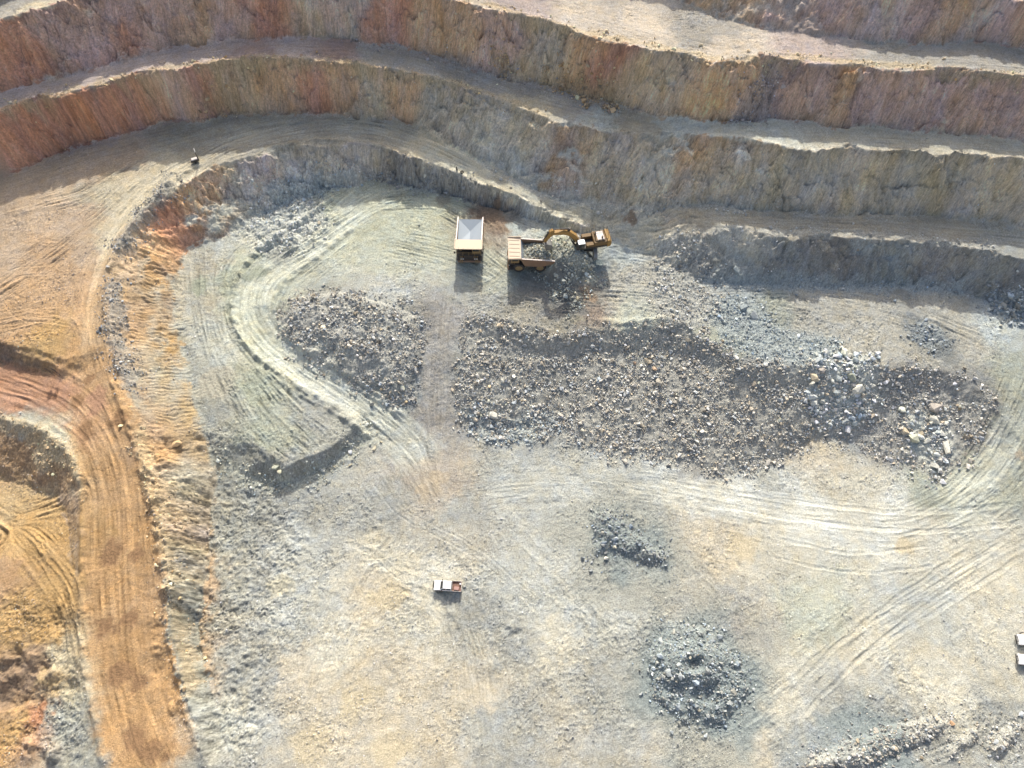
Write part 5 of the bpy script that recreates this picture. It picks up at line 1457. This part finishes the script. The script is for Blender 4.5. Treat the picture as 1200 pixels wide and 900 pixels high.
def wheel(x, y, r, w, parent, rimc):
    t = MB(); n = 24; prof = [(-.5, .62), (-.5, .9), (-.36, 1.0), (.36, 1.0), (.5, .9), (.5, .62)]
    v = []; f = []
    for i in range(n):
        a = 2 * math.pi * i / n
        for k, (q, rr) in enumerate(prof):
            lug = .965 if (i % 2 and k in (2, 3)) else 1
            v.append((x + math.cos(a) * r * rr * lug, y + q * w, r + math.sin(a) * r * rr * lug))
    m = len(prof)
    for i in range(n):
        for k in range(m): f.append((i * m + k, i * m + (k + 1) % m, ((i + 1) % n) * m + (k + 1) % m, ((i + 1) % n) * m + k))
    wh = empty('wheel', (0, 0, 0)); wh.parent = parent
    t.add(v, f).build('tyre', RUBBER, wh)
    MB().tube((x, y - w * .4, r), (x, y + w * .4, r), r * .615, n=18).tube((x, y - w * .46, r), (x, y + w * .46, r), r * .28, n=12).build('rim', rimc, wh)
# ---- haul truck, forward +X
def haul_truck():
    t = empty('haul_truck')
    # tray: V floor with a tail ramp, thick side walls, sloping front wall
    b = MB(); W = 2.72
    fl = [(1.5, -W, 2.75), (1.5, 0, 2.52), (1.5, W, 2.75), (-2.0, 0, 2.62), (-4.9, -W, 3.35), (-4.9, W, 3.35), (2.5, -W, 4.95), (2.5, W, 4.95)]
    b.add(fl, [(0, 1, 3, 4), (1, 2, 5, 3), (4, 3, 5), (0, 6, 7, 2, 1)])
    b.build('tray_lining', STEEL, None).parent = t
    b = MB()
    for s in (-1, 1):
        y0, y1 = s * (W + .015), s * (W + .24)
        b.prism([(-4.95, 3.2), (-4.95, 4.05), (2.35, 4.95), (2.7, 4.95), (1.7, 2.5), (-2.0, 2.2)], y0, y1)
        for k in range(6):
            x = -4.4 + k * 1.15; b.prism([(x, 2.75 + max(0, -.25 * (x + 2))), (x + .2, 2.75 + max(0, -.25 * (x + 2))), (x + .2, 4.02 + .12 * (x + 4.9)), (x, 4.0 + .12 * (x + 4.9))], s * (W + .243), s * (W + .40))
    b.add([(1.56, -W, 2.6), (1.56, W, 2.6), (2.56, W, 4.92), (2.56, -W, 4.92), (1.8, -W, 2.6), (1.8, W, 2.6), (2.8, W, 4.92), (2.8, -W, 4.92)], [(0, 1, 2, 3), (7, 6, 5, 4), (0, 4, 5, 1), (1, 5, 6, 2), (3, 7, 4, 0)])
    b.add([(1.5, -W, 2.70), (1.5, W, 2.70), (-2, W, 2.28), (-2, -W, 2.28), (1.5, -W, 2.2), (1.5, W, 2.2), (-2, W, 2.1), (-2, -W, 2.1)], [(7, 6, 5, 4), (0, 4, 5, 1), (1, 5, 6, 2), (2, 6, 7, 3), (3, 7, 4, 0)])
    b.add([(-2, -W, 2.1), (-2, W, 2.1), (-4.95, W, 3.2), (-4.95, -W, 3.2), (-4.95, W, 3.32), (-4.95, -W, 3.32)], [(0, 1, 2, 3), (3, 2, 4, 5)])
    tr = b.build('tray', RUSTY, t)
    rc_ = MB()
    for s in (-1, 1): rc_.prism([(-4.96, 4.053), (2.36, 4.953), (2.36, 5.02), (-4.96, 4.12)], s * (W - .01), s * (W + .26))
    rc_.build('side_rail', PALE, tr)
    c = MB(); H_ = W + .32
    c.hull8([(2.52, -H_, 4.96), (5.35, -H_, 5.18), (5.35, H_, 5.18), (2.52, H_, 4.96)], [(2.52, -H_, 5.14), (5.35, -H_, 5.34), (5.35, H_, 5.34), (2.52, H_, 5.14)])
    for k in range(-2, 3): c.hull8([(2.8, k * 1.1 - .06, 5.145), (5.1, k * 1.1 - .06, 5.325), (5.1, k * 1.1 + .06, 5.325), (2.8, k * 1.1 + .06, 5.145)], [(2.8, k * 1.1 - .06, 5.22), (5.1, k * 1.1 - .06, 5.40), (5.1, k * 1.1 + .06, 5.40), (2.8, k * 1.1 + .06, 5.22)])
    for s in (-1, 1): c.box(2.5, 5.36, s * H_ - .08, s * H_ + .08, 5.0, 5.5)
    c.build('canopy', YELP, tr)
    # frame, deck, cab, nose
    f = MB()
    for s in (-1, 1): f.box(-4.2, 4.4, s * .75 - .22, s * .75 + .22, 1.35, 2.0)
    f.tube((-1.7, -2.0, 1.35), (-1.7, 2.0, 1.35), .5).box(2.6, 3.2, -2.0, 2.0, 1.05, 1.5); f.build('chassis', DARK, t)
    d = MB(); d.box(2.7, 5.3, -2.75, 2.75, 2.85, 2.99); d.box(4.1, 5.25, -2.9, -1.2, 1.2, 1.4); d.box(4.1, 5.25, 1.2, 2.9, 1.2, 1.4)
    for s in (-1, 1): d.prism([(2.1, 2.9), (4.2, 2.9), (4.2, 2.75), (2.1, 2.75)], s * 1.75, s * 2.9)
    d.build('deck', DARK, t)  # dark instead of yellow: shade under the canopy put into the colour
    n_ = MB(); n_.box(2.9, 5.05, -1.15, 1.15, 1.4, 2.84); n_.build('engine_hood', RUSTY, t, .05)  # brown instead of yellow, canopy shade painted in here too
    g = MB(); g.box(5.06, 5.14, -1.05, 1.05, 1.45, 2.75)
    for k in range(6): g.box(5.142, 5.20, -1.0 + k * .4 - .05, -1.0 + k * .4 + .05, 1.5, 2.7)
    g.build('grille', DARK, t)
    bp = MB(); bp.box(4.7, 5.5, -2.6, 2.6, .75, 1.18); bp.build('bumper', RUSTY, t, .05)
    for s in (-1, 1):
        for k in range(2):
            MB().box(5.06, 5.3, s * (1.35 + .42 * k) - .16, s * (1.35 + .42 * k) + .16, 1.5, 1.8).build('headlight', LAMP, t)
    cb = MB(); cb.hull8([(2.95, .75, 3.0), (4.75, .75, 3.0), (4.75, 2.45, 3.0), (2.95, 2.45, 3.0)], [(3.0, .8, 4.72), (4.55, .8, 4.72), (4.55, 2.4, 4.72), (3.0, 2.4, 4.72)]); cab = cb.build('cab', YEL, t, .05)
    MB().hull8([(4.68, .88, 3.75), (4.735, .88, 3.75), (4.735, 2.32, 3.75), (4.68, 2.32, 3.75)], [(4.58, .9, 4.55), (4.625, .9, 4.55), (4.625, 2.3, 4.55), (4.58, 2.3, 4.55)]).build('windscreen', GLASS, cab)
    for s, y in ((1, 2.47), (-1, .73)): MB().box(3.2, 4.5, y - .02, y + .02, 3.75, 4.5).build('side_window', GLASS, cab)
    a = MB(); a.tube((3.6, -1.9, 3.0), (3.6, -1.9, 4.3), .38, n=12).tube((3.2, -1.0, 3.0), (3.2, -1.0, 4.0), .25, n=10); a.build('air_cleaner', YEL, t)
    hr = MB()
    for p, q in (((5.25, -2.7), (5.25, 2.7)), ((5.25, -2.7), (2.9, -2.7)), ((5.25, 2.7), (2.9, 2.7))):
        for z in (3.5, 4.0): hr.tube((*p, z), (*q, z), .035, n=6)
    for x, y in ((5.25, -2.7), (5.25, -1.3), (5.25, 0), (5.25, 1.3), (5.25, 2.7), (4, -2.7), (4, 2.7)): hr.tube((x, y, 3), (x, y, 4.0), .035, n=6)
    hr.build('handrail', YEL, t)
    for s in (-1, 1):
        l = MB(); 
        for y in (s * 1.45, s * 2.0): l.tube((5.62, y, .6), (5.32, y, 2.9), .04, n=6)
        for k in range(7): l.tube((5.60 - .04 * k, s * 1.45, .7 + k * .34), (5.60 - .04 * k, s * 2.0, .7 + k * .34), .035, n=6)
        l.build('ladder', YEL, t)
        m = MB(); m.tube((5.2, s * 2.75, 3.9), (5.35, s * 3.1, 4.1), .04, n=6).box(5.3, 5.38, s * 3.1 - .18, s * 3.1 + .18, 3.75, 4.45); m.build('mirror', DARK, t)
        wheel(3.0, s * 2.25, 1.32, .85, t, YEL)
        wheel(-1.75, s * 2.35, 1.32, .75, t, YEL); wheel(-1.75, s * 1.45, 1.32, .75, t, YEL)
    return t
truck = haul_truck()
def put(o, xy, rz, dz=0): o.location = (xy[0], xy[1], zat(*xy) + dz); o.rotation_euler.z = rz
tA, tB = TRUCKS
put(truck, tA, R(-91)); tag(truck, 'empty haul truck facing the camera with a bare grey steel tray', 'dump truck', 'haul trucks at the loading face')
loaded = copy_tree(truck); put(loaded, tB, R(181)); tag(loaded, 'haul truck side on being filled with rock beneath the excavator bucket', 'dump truck', 'haul trucks at the loading face')
# load in the second tray
rg = np.random.default_rng(5); n = 1500; px = rg.uniform(-4.0, 1.9, n); py = rg.uniform(-2.55, 2.55, n)
hz = 3.45 + 1.15 * np.exp(-((px + 1.3) / 2.2) ** 2 - (py / 1.7) ** 2) + .12 * rg.standard_normal(n)
g_ = MB(); gxn, gyn = 25, 17
gv = [(-4.3 + 6.2 * i / (gxn - 1), -2.68 + 5.36 * j / (gyn - 1), 3.2 + 1.2 * math.exp(-((-4.3 + 6.2 * i / (gxn - 1) + 1.3) / 2.2) ** 2 - ((-2.68 + 5.36 * j / (gyn - 1)) / 1.7) ** 2)) for i in range(gxn) for j in range(gyn)]
gv2 = np.array(gv, np.float32); gf = np.array([[i * gyn + j, (i + 1) * gyn + j, (i + 1) * gyn + j + 1, i * gyn + j + 1] for i in range(gxn - 1) for j in range(gyn - 1)])
ld = empty('rock_load', loaded.location, R(181)); tag(ld, 'heaped grey green broken rock lying in the side on truck tray', 'rock load')
link('rock_bed', new_mesh('rock_bed', gv2, gf, M_ROCK, np.tile(np.array((.30, .30, .25), np.float32), (len(gv2), 1))), ld)
o = link('broken_rock', bake('broken_rock', np.column_stack([px, py, hz]).astype(np.float32), np.minimum(.34 * np.exp(rg.normal(0, .4, n)), .9), rock_cols(n, (.42, .42, .35), rg), MED, 6), ld); o['kind'] = 'stuff'

# ---- excavator, forward +X
def excavator():
    t = empty('excavator'); U = Matrix.Rotation(R(78), 4, 'Z')
    uc = MB(); uc.box(-1.4, 1.4, -1.5, 1.5, .75, 1.45, U).tube((0, 0, 1.4), (0, 0, 1.95), 1.15, n=20); uc.build('undercarriage', DARK, t)
    for s in (-1, 1):
        r = .72; L_ = 2.65; pts = [(L_ + r * math.cos(a), r + r * math.sin(a)) for a in np.linspace(-math.pi / 2, math.pi / 2, 9)] + [(-L_ + r * math.cos(a), r + r * math.sin(a)) for a in np.linspace(math.pi / 2, 1.5 * math.pi, 9)]
        tk = MB(); tk.prism(pts, s * 2.05 - .38, s * 2.05 + .38, U); per = 0
        for k in range(22):
            x = -2.6 + 5.2 * k / 21
            for z0, z1 in ((1.442, 1.53), ): tk.box(x - .07, x + .07, s * 2.05 - .42, s * 2.05 + .42, z0, z1, U)
        for a in np.linspace(-70, 70, 7):
            for e in (-1, 1):
                M = U @ Matrix.Translation((e * L_, 0, r)) @ Matrix.Rotation(R(-a if e > 0 else 180 + a), 4, 'Y'); tk.box(r + .005, r + .09, s * 2.05 - .42, s * 2.05 + .42, -.07, .07, M)
        track = tk.build('track', paint('worn_track_steel', (.30, .30, .29), .5, .4) if s < 0 else bpy.data.materials['worn_track_steel'], t)
        MB().box(-2.4, 2.4, s * 2.05 - .41, s * 2.05 + .41, .45, .95, U).build('track_frame', EXY, track)
    h = MB(); h.prism([(2.6, 1.95), (2.6, 2.4), (-4.3, 2.4), (-4.3, 1.95)], -1.75, 1.75); hs = h.build('upper_deck', DARK, t)
    e = MB(); e.box(-4.25, -1.35, -1.68, 1.68, 2.41, 3.55); e.box(-3.9, -1.8, -1.3, 1.3, 3.551, 3.8); en = e.build('engine_housing', GRIME, t, .06)
    MB().box(-3.75, -2.2, -1.2, 1.2, 3.802, 3.90).build('hood_top', PALE, en)
    cw = MB(); cw.prism([(-4.3, 1.7), (-5.1, 1.85), (-5.3, 2.4), (-5.25, 3.5), (-4.9, 3.75), (-4.3, 3.75)], -1.75, 1.75); cw.build('counterweight', EXY, t, .08)
    b2 = MB(); b2.box(-1.3, .9, -1.7, -.72, 2.41, 3.25).box(-1.3, .4, .72, 1.7, 2.41, 3.1); b2.build('side_locker', GRIME, t, .04)
    cb = MB(); cb.prism([(.95, 2.42), (2.75, 2.42), (2.75, 3.3), (2.35, 4.35), (.95, 4.35)], .78, 2.05); cab = cb.build('cab', DARK, t, .04)
    MB().box(.9, 2.45, .74, 2.09, 4.352, 4.44).build('cab_roof', WHITE, cab, .03)
    MB().add([(2.77, .9, 3.3), (2.77, 1.93, 3.3), (2.38, 1.93, 4.3), (2.38, .9, 4.3)], [(0, 1, 2, 3)]).build('windscreen', GLASS, cab)
    for y in (.765, 2.065): MB().box(1.1, 2.3, y - .01, y + .01, 3.3, 4.2).build('side_window', GLASS, cab)
    bo = MB(); bo.prism([(1.3, 2.5), (1.9, 2.25), (3.3, 4.6), (4.6, 6.0), (5.6, 6.55), (8.3, 7.0), (8.35, 7.55), (5.5, 7.65), (4.0, 7.0), (2.4, 5.2)], -.48, .48); boom = bo.build('boom', EXY, t, .05)
    st = MB(); st.prism([(7.6, 7.9), (8.1, 8.35), (8.7, 7.95), (9.95, 4.55), (9.55, 4.25), (8.9, 5.6), (8.0, 6.75)], -.36, .36); stick = st.build('stick', EXY, t, .04)
    bk = MB()
    prof = [(9.9, 4.9), (9.1, 4.75), (8.3, 4.35), (7.95, 3.7), (8.15, 3.05), (8.8, 2.75), (9.5, 3.0)]
    inner = [(9.75, 4.7), (9.15, 4.55), (8.5, 4.2), (8.2, 3.7), (8.35, 3.25), (8.85, 3.0), (9.4, 3.15)]
    k = len(prof)
    for s in (-1, 1): bk.prism(prof, s * 1.05, s * .95)
    v = [(x, -.95, z) for x, z in prof] + [(x, .95, z) for x, z in prof] + [(x, -.95, z) for x, z in inner] + [(x, .95, z) for x, z in inner]
    fc = [(i, i + 1, k + i + 1, k + i) for i in range(k - 1)] + [(2 * k + i, 3 * k + i, 3 * k + i + 1, 2 * k + i + 1) for i in range(k - 1)] + [(0, k, 3 * k, 2 * k), (k - 1, 2 * k + k - 1, 3 * k + k - 1, 2 * k - 1)]
    bk.add(v, fc); bucket = bk.build('bucket', paint('bucket_steel', (.20, .21, .21), .5, .4), t)
    for j in range(5): MB().hull8([(9.45, -.9 + .45 * j - .1, 2.95), (9.45, -.9 + .45 * j + .1, 2.95), (9.4, -.9 + .45 * j + .1, 3.15), (9.4, -.9 + .45 * j - .1, 3.15)], [(9.85, -.9 + .45 * j - .04, 3.12), (9.85, -.9 + .45 * j + .04, 3.12), (9.84, -.9 + .45 * j + .04, 3.17), (9.84, -.9 + .45 * j - .04, 3.17)]).build('tooth', DARK, bucket)
    for s in (-1, 1):
        c = MB(); c.tube((2.5, s * .75, 2.3), (3.6, s * .75, 4.3), .2).tube((3.6, s * .75, 4.3), (4.3, s * .75, 5.9), .12); c.build('boom_cylinder', DARK, t)
    c = MB(); c.tube((4.4, 0, 7.75), (6.4, 0, 8.15), .22).tube((6.4, 0, 8.15), (7.9, 0, 8.25), .12).box(4.1, 4.7, -.2, .2, 7.2, 7.9); c.build('stick_cylinder', DARK, t)
    c = MB(); c.tube((8.75, 0, 7.7), (9.6, 0, 6.1), .17).tube((9.6, 0, 6.1), (10.1, 0, 5.0), .1).tube((10.1, 0, 5.0), (9.3, 0, 4.7), .12); c.build('bucket_cylinder', DARK, t)
    x = MB(); x.tube((-2.0, -.6, 3.8), (-2.0, -.6, 4.7), .13).tube((-3.3, .7, 3.8), (-3.3, .7, 4.4), .2); x.build('exhaust', DARK, t)
    hr = MB()
    for y in (-1.65, 1.65):
        hr.tube((-4.2, y, 4.6), (-1.4, y, 4.6), .04, n=6).tube((-4.2, y, 4.1), (-1.4, y, 4.1), .03, n=6)
        for q in (-4.2, -3.3, -2.3, -1.4): hr.tube((q, y, 3.5), (q, y, 4.6), .04, n=6)
    hr.tube((-4.9, -1.6, 4.7), (-4.9, 1.6, 4.7), .04, n=6)
    for y in (-1.6, 0, 1.6): hr.tube((-4.9, y, 3.7), (-4.9, y, 4.7), .04, n=6)
    hr.build('handrail', DARK, t)
    return t
ex = excavator(); put(ex, EXC, R(191), .05); tag(ex, 'yellow tracked excavator on the rock heap with boom reaching over the truck', 'excavator')

# ---- utes, forward +X
def ute(kind):
    t = empty('pickup_truck')
    b = MB(); b.prism([(2.5, .45), (2.58, .75), (2.5, 1.08), (1.22, 1.2), (-.85, 1.2), (-.85, .45)], -.9, .9); b.build('body', WHITE, t, .06)
    g = MB(); g.hull8([(1.35, -.84, 1.19), (1.35, .84, 1.19), (-.82, .84, 1.19), (-.82, -.84, 1.19)], [(.72, -.72, 1.88), (.72, .72, 1.88), (-.74, .72, 1.88), (-.74, -.72, 1.88)]); cabin = g.build('cabin', WHITE, t, .03)
    MB().hull8([(.80, -.76, 1.885), (.80, .76, 1.885), (-.8, .76, 1.885), (-.8, -.76, 1.885)], [(.72, -.7, 1.95), (.72, .7, 1.95), (-.76, .7, 1.95), (-.76, -.7, 1.95)]).build('roof', WHITE, cabin)
    MB().add([(1.33, -.74, 1.26), (1.33, .74, 1.26), (.78, .66, 1.86), (.78, -.66, 1.86), (1.28, -.74, 1.22), (1.28, .74, 1.22), (.7, .66, 1.80), (.7, -.66, 1.80)], [(0, 1, 2, 3), (7, 6, 5, 4), (0, 4, 5, 1), (1, 5, 6, 2), (2, 6, 7, 3), (3, 7, 4, 0)]).build('windscreen', GLASS, cabin)
    for s in (-1, 1):
        for x0, x1, u0, u1 in ((.25, 1.08, .25, .66), (-.68, .13, -.66, .13)):
            MB().add([(x0, s * .852, 1.28), (x1, s * .852, 1.28), (u1, s * .752, 1.82), (u0, s * .752, 1.82), (x0, s * .80, 1.28), (x1, s * .80, 1.28), (u1, s * .70, 1.82), (u0, s * .70, 1.82)], [(0, 1, 2, 3), (7, 6, 5, 4), (0, 4, 5, 1), (1, 5, 6, 2), (2, 6, 7, 3), (3, 7, 4, 0)]).build('side_window', GLASS, cabin)
        MB().box(2.42, 2.6, s * .72 - .15, s * .72 + .15, .78, .98).build('headlight', LAMP, t)
        MB().box(.95, 1.1, s * 1.0 - .12, s * 1.0 + .12, 1.28, 1.48).build('mirror', BLACK, t)
    MB().box(-.83, -.79, -.6, .6, 1.35, 1.75).build('rear_window', GLASS, cabin)
    bb = MB(); bb.tube((2.72, -.8, .62), (2.72, .8, .62), .09); 
    for y in (-.4, .4): bb.tube((2.72, y, .55), (2.72, y, 1.15), .045, n=8)
    bb.tube((2.72, -.4, 1.15), (2.72, .4, 1.15), .045, n=8); bb.build('bull_bar', BLACK, t)
    fr = MB(); fr.box(-2.6, 2.3, -.5, .5, .36, .6); fr.build('chassis', DARK, t)
    tr = MB(); tr.box(-2.62, -.93, -.93, .93, .82, .90); tray = tr.build('tray_floor', TRAYR, t)
    sd_ = MB(); sd_.box(-2.62, -.93, -.97, -.92, .80, 1.22).box(-2.62, -.93, .92, .97, .80, 1.22).box(-2.68, -2.625, -.97, .97, .80, 1.22).box(-.925, -.87, -.97, .97, .80, 1.45); sd_.build('tray_side', PALE, tray)
    lb = MB(); lb.tube((-.9, -.8, 1.2), (-.9, -.8, 2.02), .03, n=6).tube((-.9, .8, 1.2), (-.9, .8, 2.02), .03, n=6).tube((-.9, -.8, 2.02), (-.9, .8, 2.02), .03, n=6); lb.build('ladder_rack', BLACK, t)
    MB().tube((-.2, 0, 1.95), (-.2, 0, 2.1), .08, .06, 10).build('beacon', ORANGE, t)
    for x in (1.65, -1.55):
        for s in (-1, 1): wheel(x, s * .8, .4, .27, t, PALE)
    return t
u1 = ute(0); put(u1, PICK, R(177.0)); tag(u1, 'white twin cab ute with a reddish tray alone on the open pit floor', 'pickup truck', 'white utes in the pit')
u2 = copy_tree(u1); put(u2, UTEA, R(174)); tag(u2, 'white ute half out of frame, the upper one of the parked pair', 'pickup truck', 'white utes in the pit')
u3 = copy_tree(u1); put(u3, UTEB, R(170)); tag(u3, 'white ute half out of frame, the lower one of the parked pair', 'pickup truck', 'white utes in the pit')
def on(o, lx, ly, lz):
    c, s = math.cos(o.rotation_euler.z), math.sin(o.rotation_euler.z); return (o.location.x + lx * c - ly * s, o.location.y + lx * s + ly * c, o.location.z + lz)
a = MB(); a.box(-.42, .42, -.28, .28, 0, .34); a.box(-.45, .45, -.31, .31, .341, .40); tb = a.build('toolbox', RED, None, .02); tb.location = on(u1, -1.75, .42, .90); tb.rotation_euler.z = R(170); tag(tb, 'faded red toolbox lying in the tray of the lone ute', 'toolbox')
a = MB(); a.tube((0, 0, 0), (0, 0, .36), .13, .16, 14); bk_ = a.build('bucket', WHITE); bk_.location = on(u1, -2.4, -.45, .90); tag(bk_, 'white bucket standing in the tray of the lone ute', 'bucket')
# ---- lighting tower, signs, stakes, tyre
lt = empty('lighting_tower'); put(lt, LIGHT, R(25)); lt.scale = (.66, .66, .66); tag(lt, 'dark trailer mounted lighting tower parked beside the upper haul road', 'lighting tower')
MB().box(-1.2, 1.2, -.75, .75, .5, 1.35).build('housing', DARK, lt, .05); MB().hull8([(-1.1, -.7, 1.355), (1.0, -.7, 1.355), (1.0, .7, 1.355), (-1.1, .7, 1.355)], [(-.9, -.5, 1.6), (.8, -.5, 1.6), (.8, .5, 1.6), (-.9, .5, 1.6)]).build('hood', PALE, lt, .04)
MB().box(-1.5, 1.4, -.5, .5, .38, .49).tube((-1.5, 0, .45), (-2.7, 0, .45), .06).build('drawbar', DARK, lt)
for s in (-1, 1): wheel(0, s * .95, .36, .24, lt, DARK)
ms = MB(); ms.box(1.15, 1.4, -.12, .12, .5, 3.2).box(1.18, 1.37, -.09, .09, 3.2, 5.0); mast = ms.build('mast', DARK, lt)
MB().box(1.1, 1.45, -.9, .9, 4.95, 5.05).build('crossbar', DARK, mast)
for y in (-.7, -.25, .25, .7): MB().box(1.2, 1.55, y - .18, y + .18, 4.6, 4.94).build('lamp', LAMP, mast)
def sign(xy, shape, label):
    t = empty('road_sign'); put(t, xy, R(-20)); tag(t, label, 'road sign', 'signs on the left bank')
    MB().tube((0, 0, -.3), (0, 0, 2.6), .05, n=8).build('post', DARK, t)
    p = MB()
    if shape == 'disc': p.add([(0.55 * math.cos(a), y, 2.5 + .85 * math.sin(a)) for y in (-.08, -.05) for a in np.linspace(0, 2 * math.pi, 16, endpoint=False)], [tuple(range(15, -1, -1)), tuple(range(16, 32))] + [(i, (i + 1) % 16, 16 + (i + 1) % 16, 16 + i) for i in range(16)])
    else: p.prism([(-.2, 1.2), (.2, 1.2), (.6, 2.9), (-.6, 2.9)], -.08, -.05)
    p.build('panel', DARK, t); return t
sign(SIGNA, 'disc', 'road sign with a rounded panel, left one on the dark bank'); sign(SIGNB, 'taper', 'road sign with a tapered panel, right one on the dark bank')
def stake(xy, h, label, m):
    t = empty('marker_stake'); put(t, xy, .3); t.rotation_euler.x = R(6); tag(t, label, 'marker stake')
    MB().box(-.08, .08, -.08, .08, -.2, h).build('post', m, t); MB().box(-.14, .14, -.14, .14, h + .002, h + .16).build('cap', WHITE, t)
stake(STAKEA, 1.7, 'dark stake with a pale cap on the brown lip below the excavator', DARK); stake(STAKEB, 1.2, 'brown stake in the grey rock pile beside the straight ramp', WOOD)
fg = empty('flag'); put(fg, FLAG, 0); tag(fg, 'orange flag on a dark stake above the parked pair of utes', 'flag')
MB().tube((0, 0, -.1), (.05, 0, 1.5), .07, n=8).build('pole', DARK, fg)
MB().add([(.1, -.02, 1.45), (1.5, -.1, 1.5), (1.45, -.4, 1.0), (.1, -.3, .95), (.1, -.05, 1.43), (1.5, -.13, 1.47), (1.45, -.43, .97), (.1, -.33, .92)], [(0, 1, 2, 3), (7, 6, 5, 4), (0, 4, 5, 1), (1, 5, 6, 2), (2, 6, 7, 3), (3, 7, 4, 0)]).build('cloth', ORANGE, fg)
def torus(R0, r0, n=20, m=8):
    V = [((R0 + r0 * math.cos(b)) * math.cos(a), (R0 + r0 * math.cos(b)) * math.sin(a), r0 + r0 * math.sin(b)) for a in np.linspace(0, 2 * math.pi, n, endpoint=False) for b in np.linspace(0, 2 * math.pi, m, endpoint=False)]
    return V, [(i * m + j, i * m + (j + 1) % m, ((i + 1) % n) * m + (j + 1) % m, ((i + 1) % n) * m + j) for i in range(n) for j in range(m)]
a = MB(); a.add(*torus(.30, .15)); ty = a.build('tyre', BLACK, None, 0, True); ty.location = (*TYRE, zat(*TYRE)); ty.rotation_euler = (R(25), 0, 0); tag(ty, 'black tyre lying on the sunlit road edge above the cut', 'tyre')
dm = empty('drum'); put(dm, DRUM, 0); tag(dm, 'narrow dark drum with a white stripe beside the black tyre', 'drum'); MB().tube((0, 0, 0), (0, 0, .95), .2, n=14).build('barrel', BLACK, dm); MB().box(.17, .24, -.1, .1, .1, .9).build('stripe', WHITE, dm)

# ------------------------------------------------------------------ light and camera
w = bpy.data.worlds.new('World'); sc.world = w; w.use_nodes = True
bg = w.node_tree.nodes['Background']; sky = w.node_tree.nodes.new('ShaderNodeTexSky'); sky.sky_type = 'NISHITA'; sky.sun_disc = False
sky.sun_elevation = R(SUN_EL); sky.sun_rotation = R(SUN_AZ); sky.air_density = 1.0; sky.dust_density = 5.0; sky.ozone_density = .6
w.node_tree.links.new(sky.outputs['Color'], bg.inputs['Color']); bg.inputs['Strength'].default_value = .135
sd = bpy.data.lights.new('sun', 'SUN'); sd.energy = SUN_E; sd.angle = R(.5); sd.color = (1, .955, .885)
so = bpy.data.objects.new('sun', sd); col.objects.link(so); so.rotation_euler = (-R(90 - SUN_EL), 0, -R(SUN_AZ))
cd = bpy.data.cameras.new('camera'); cam = bpy.data.objects.new('camera', cd); col.objects.link(cam)
cam.location = (0, 0, 136); cam.rotation_euler = (R(28), 0, 0); cd.sensor_fit = 'HORIZONTAL'; cd.sensor_width = 36; cd.lens = 36 * 820 / 1200; cd.clip_end = 9000
sc.camera = cam
sc.cycles.use_denoising = True; sc.render.filter_size = 1.1; sc.cycles.max_bounces = 5; sc.cycles.diffuse_bounces = 3
sc.view_settings.view_transform = 'Standard'; sc.view_settings.look = 'None'; sc.view_settings.exposure = EXPO; sc.view_settings.gamma = 1
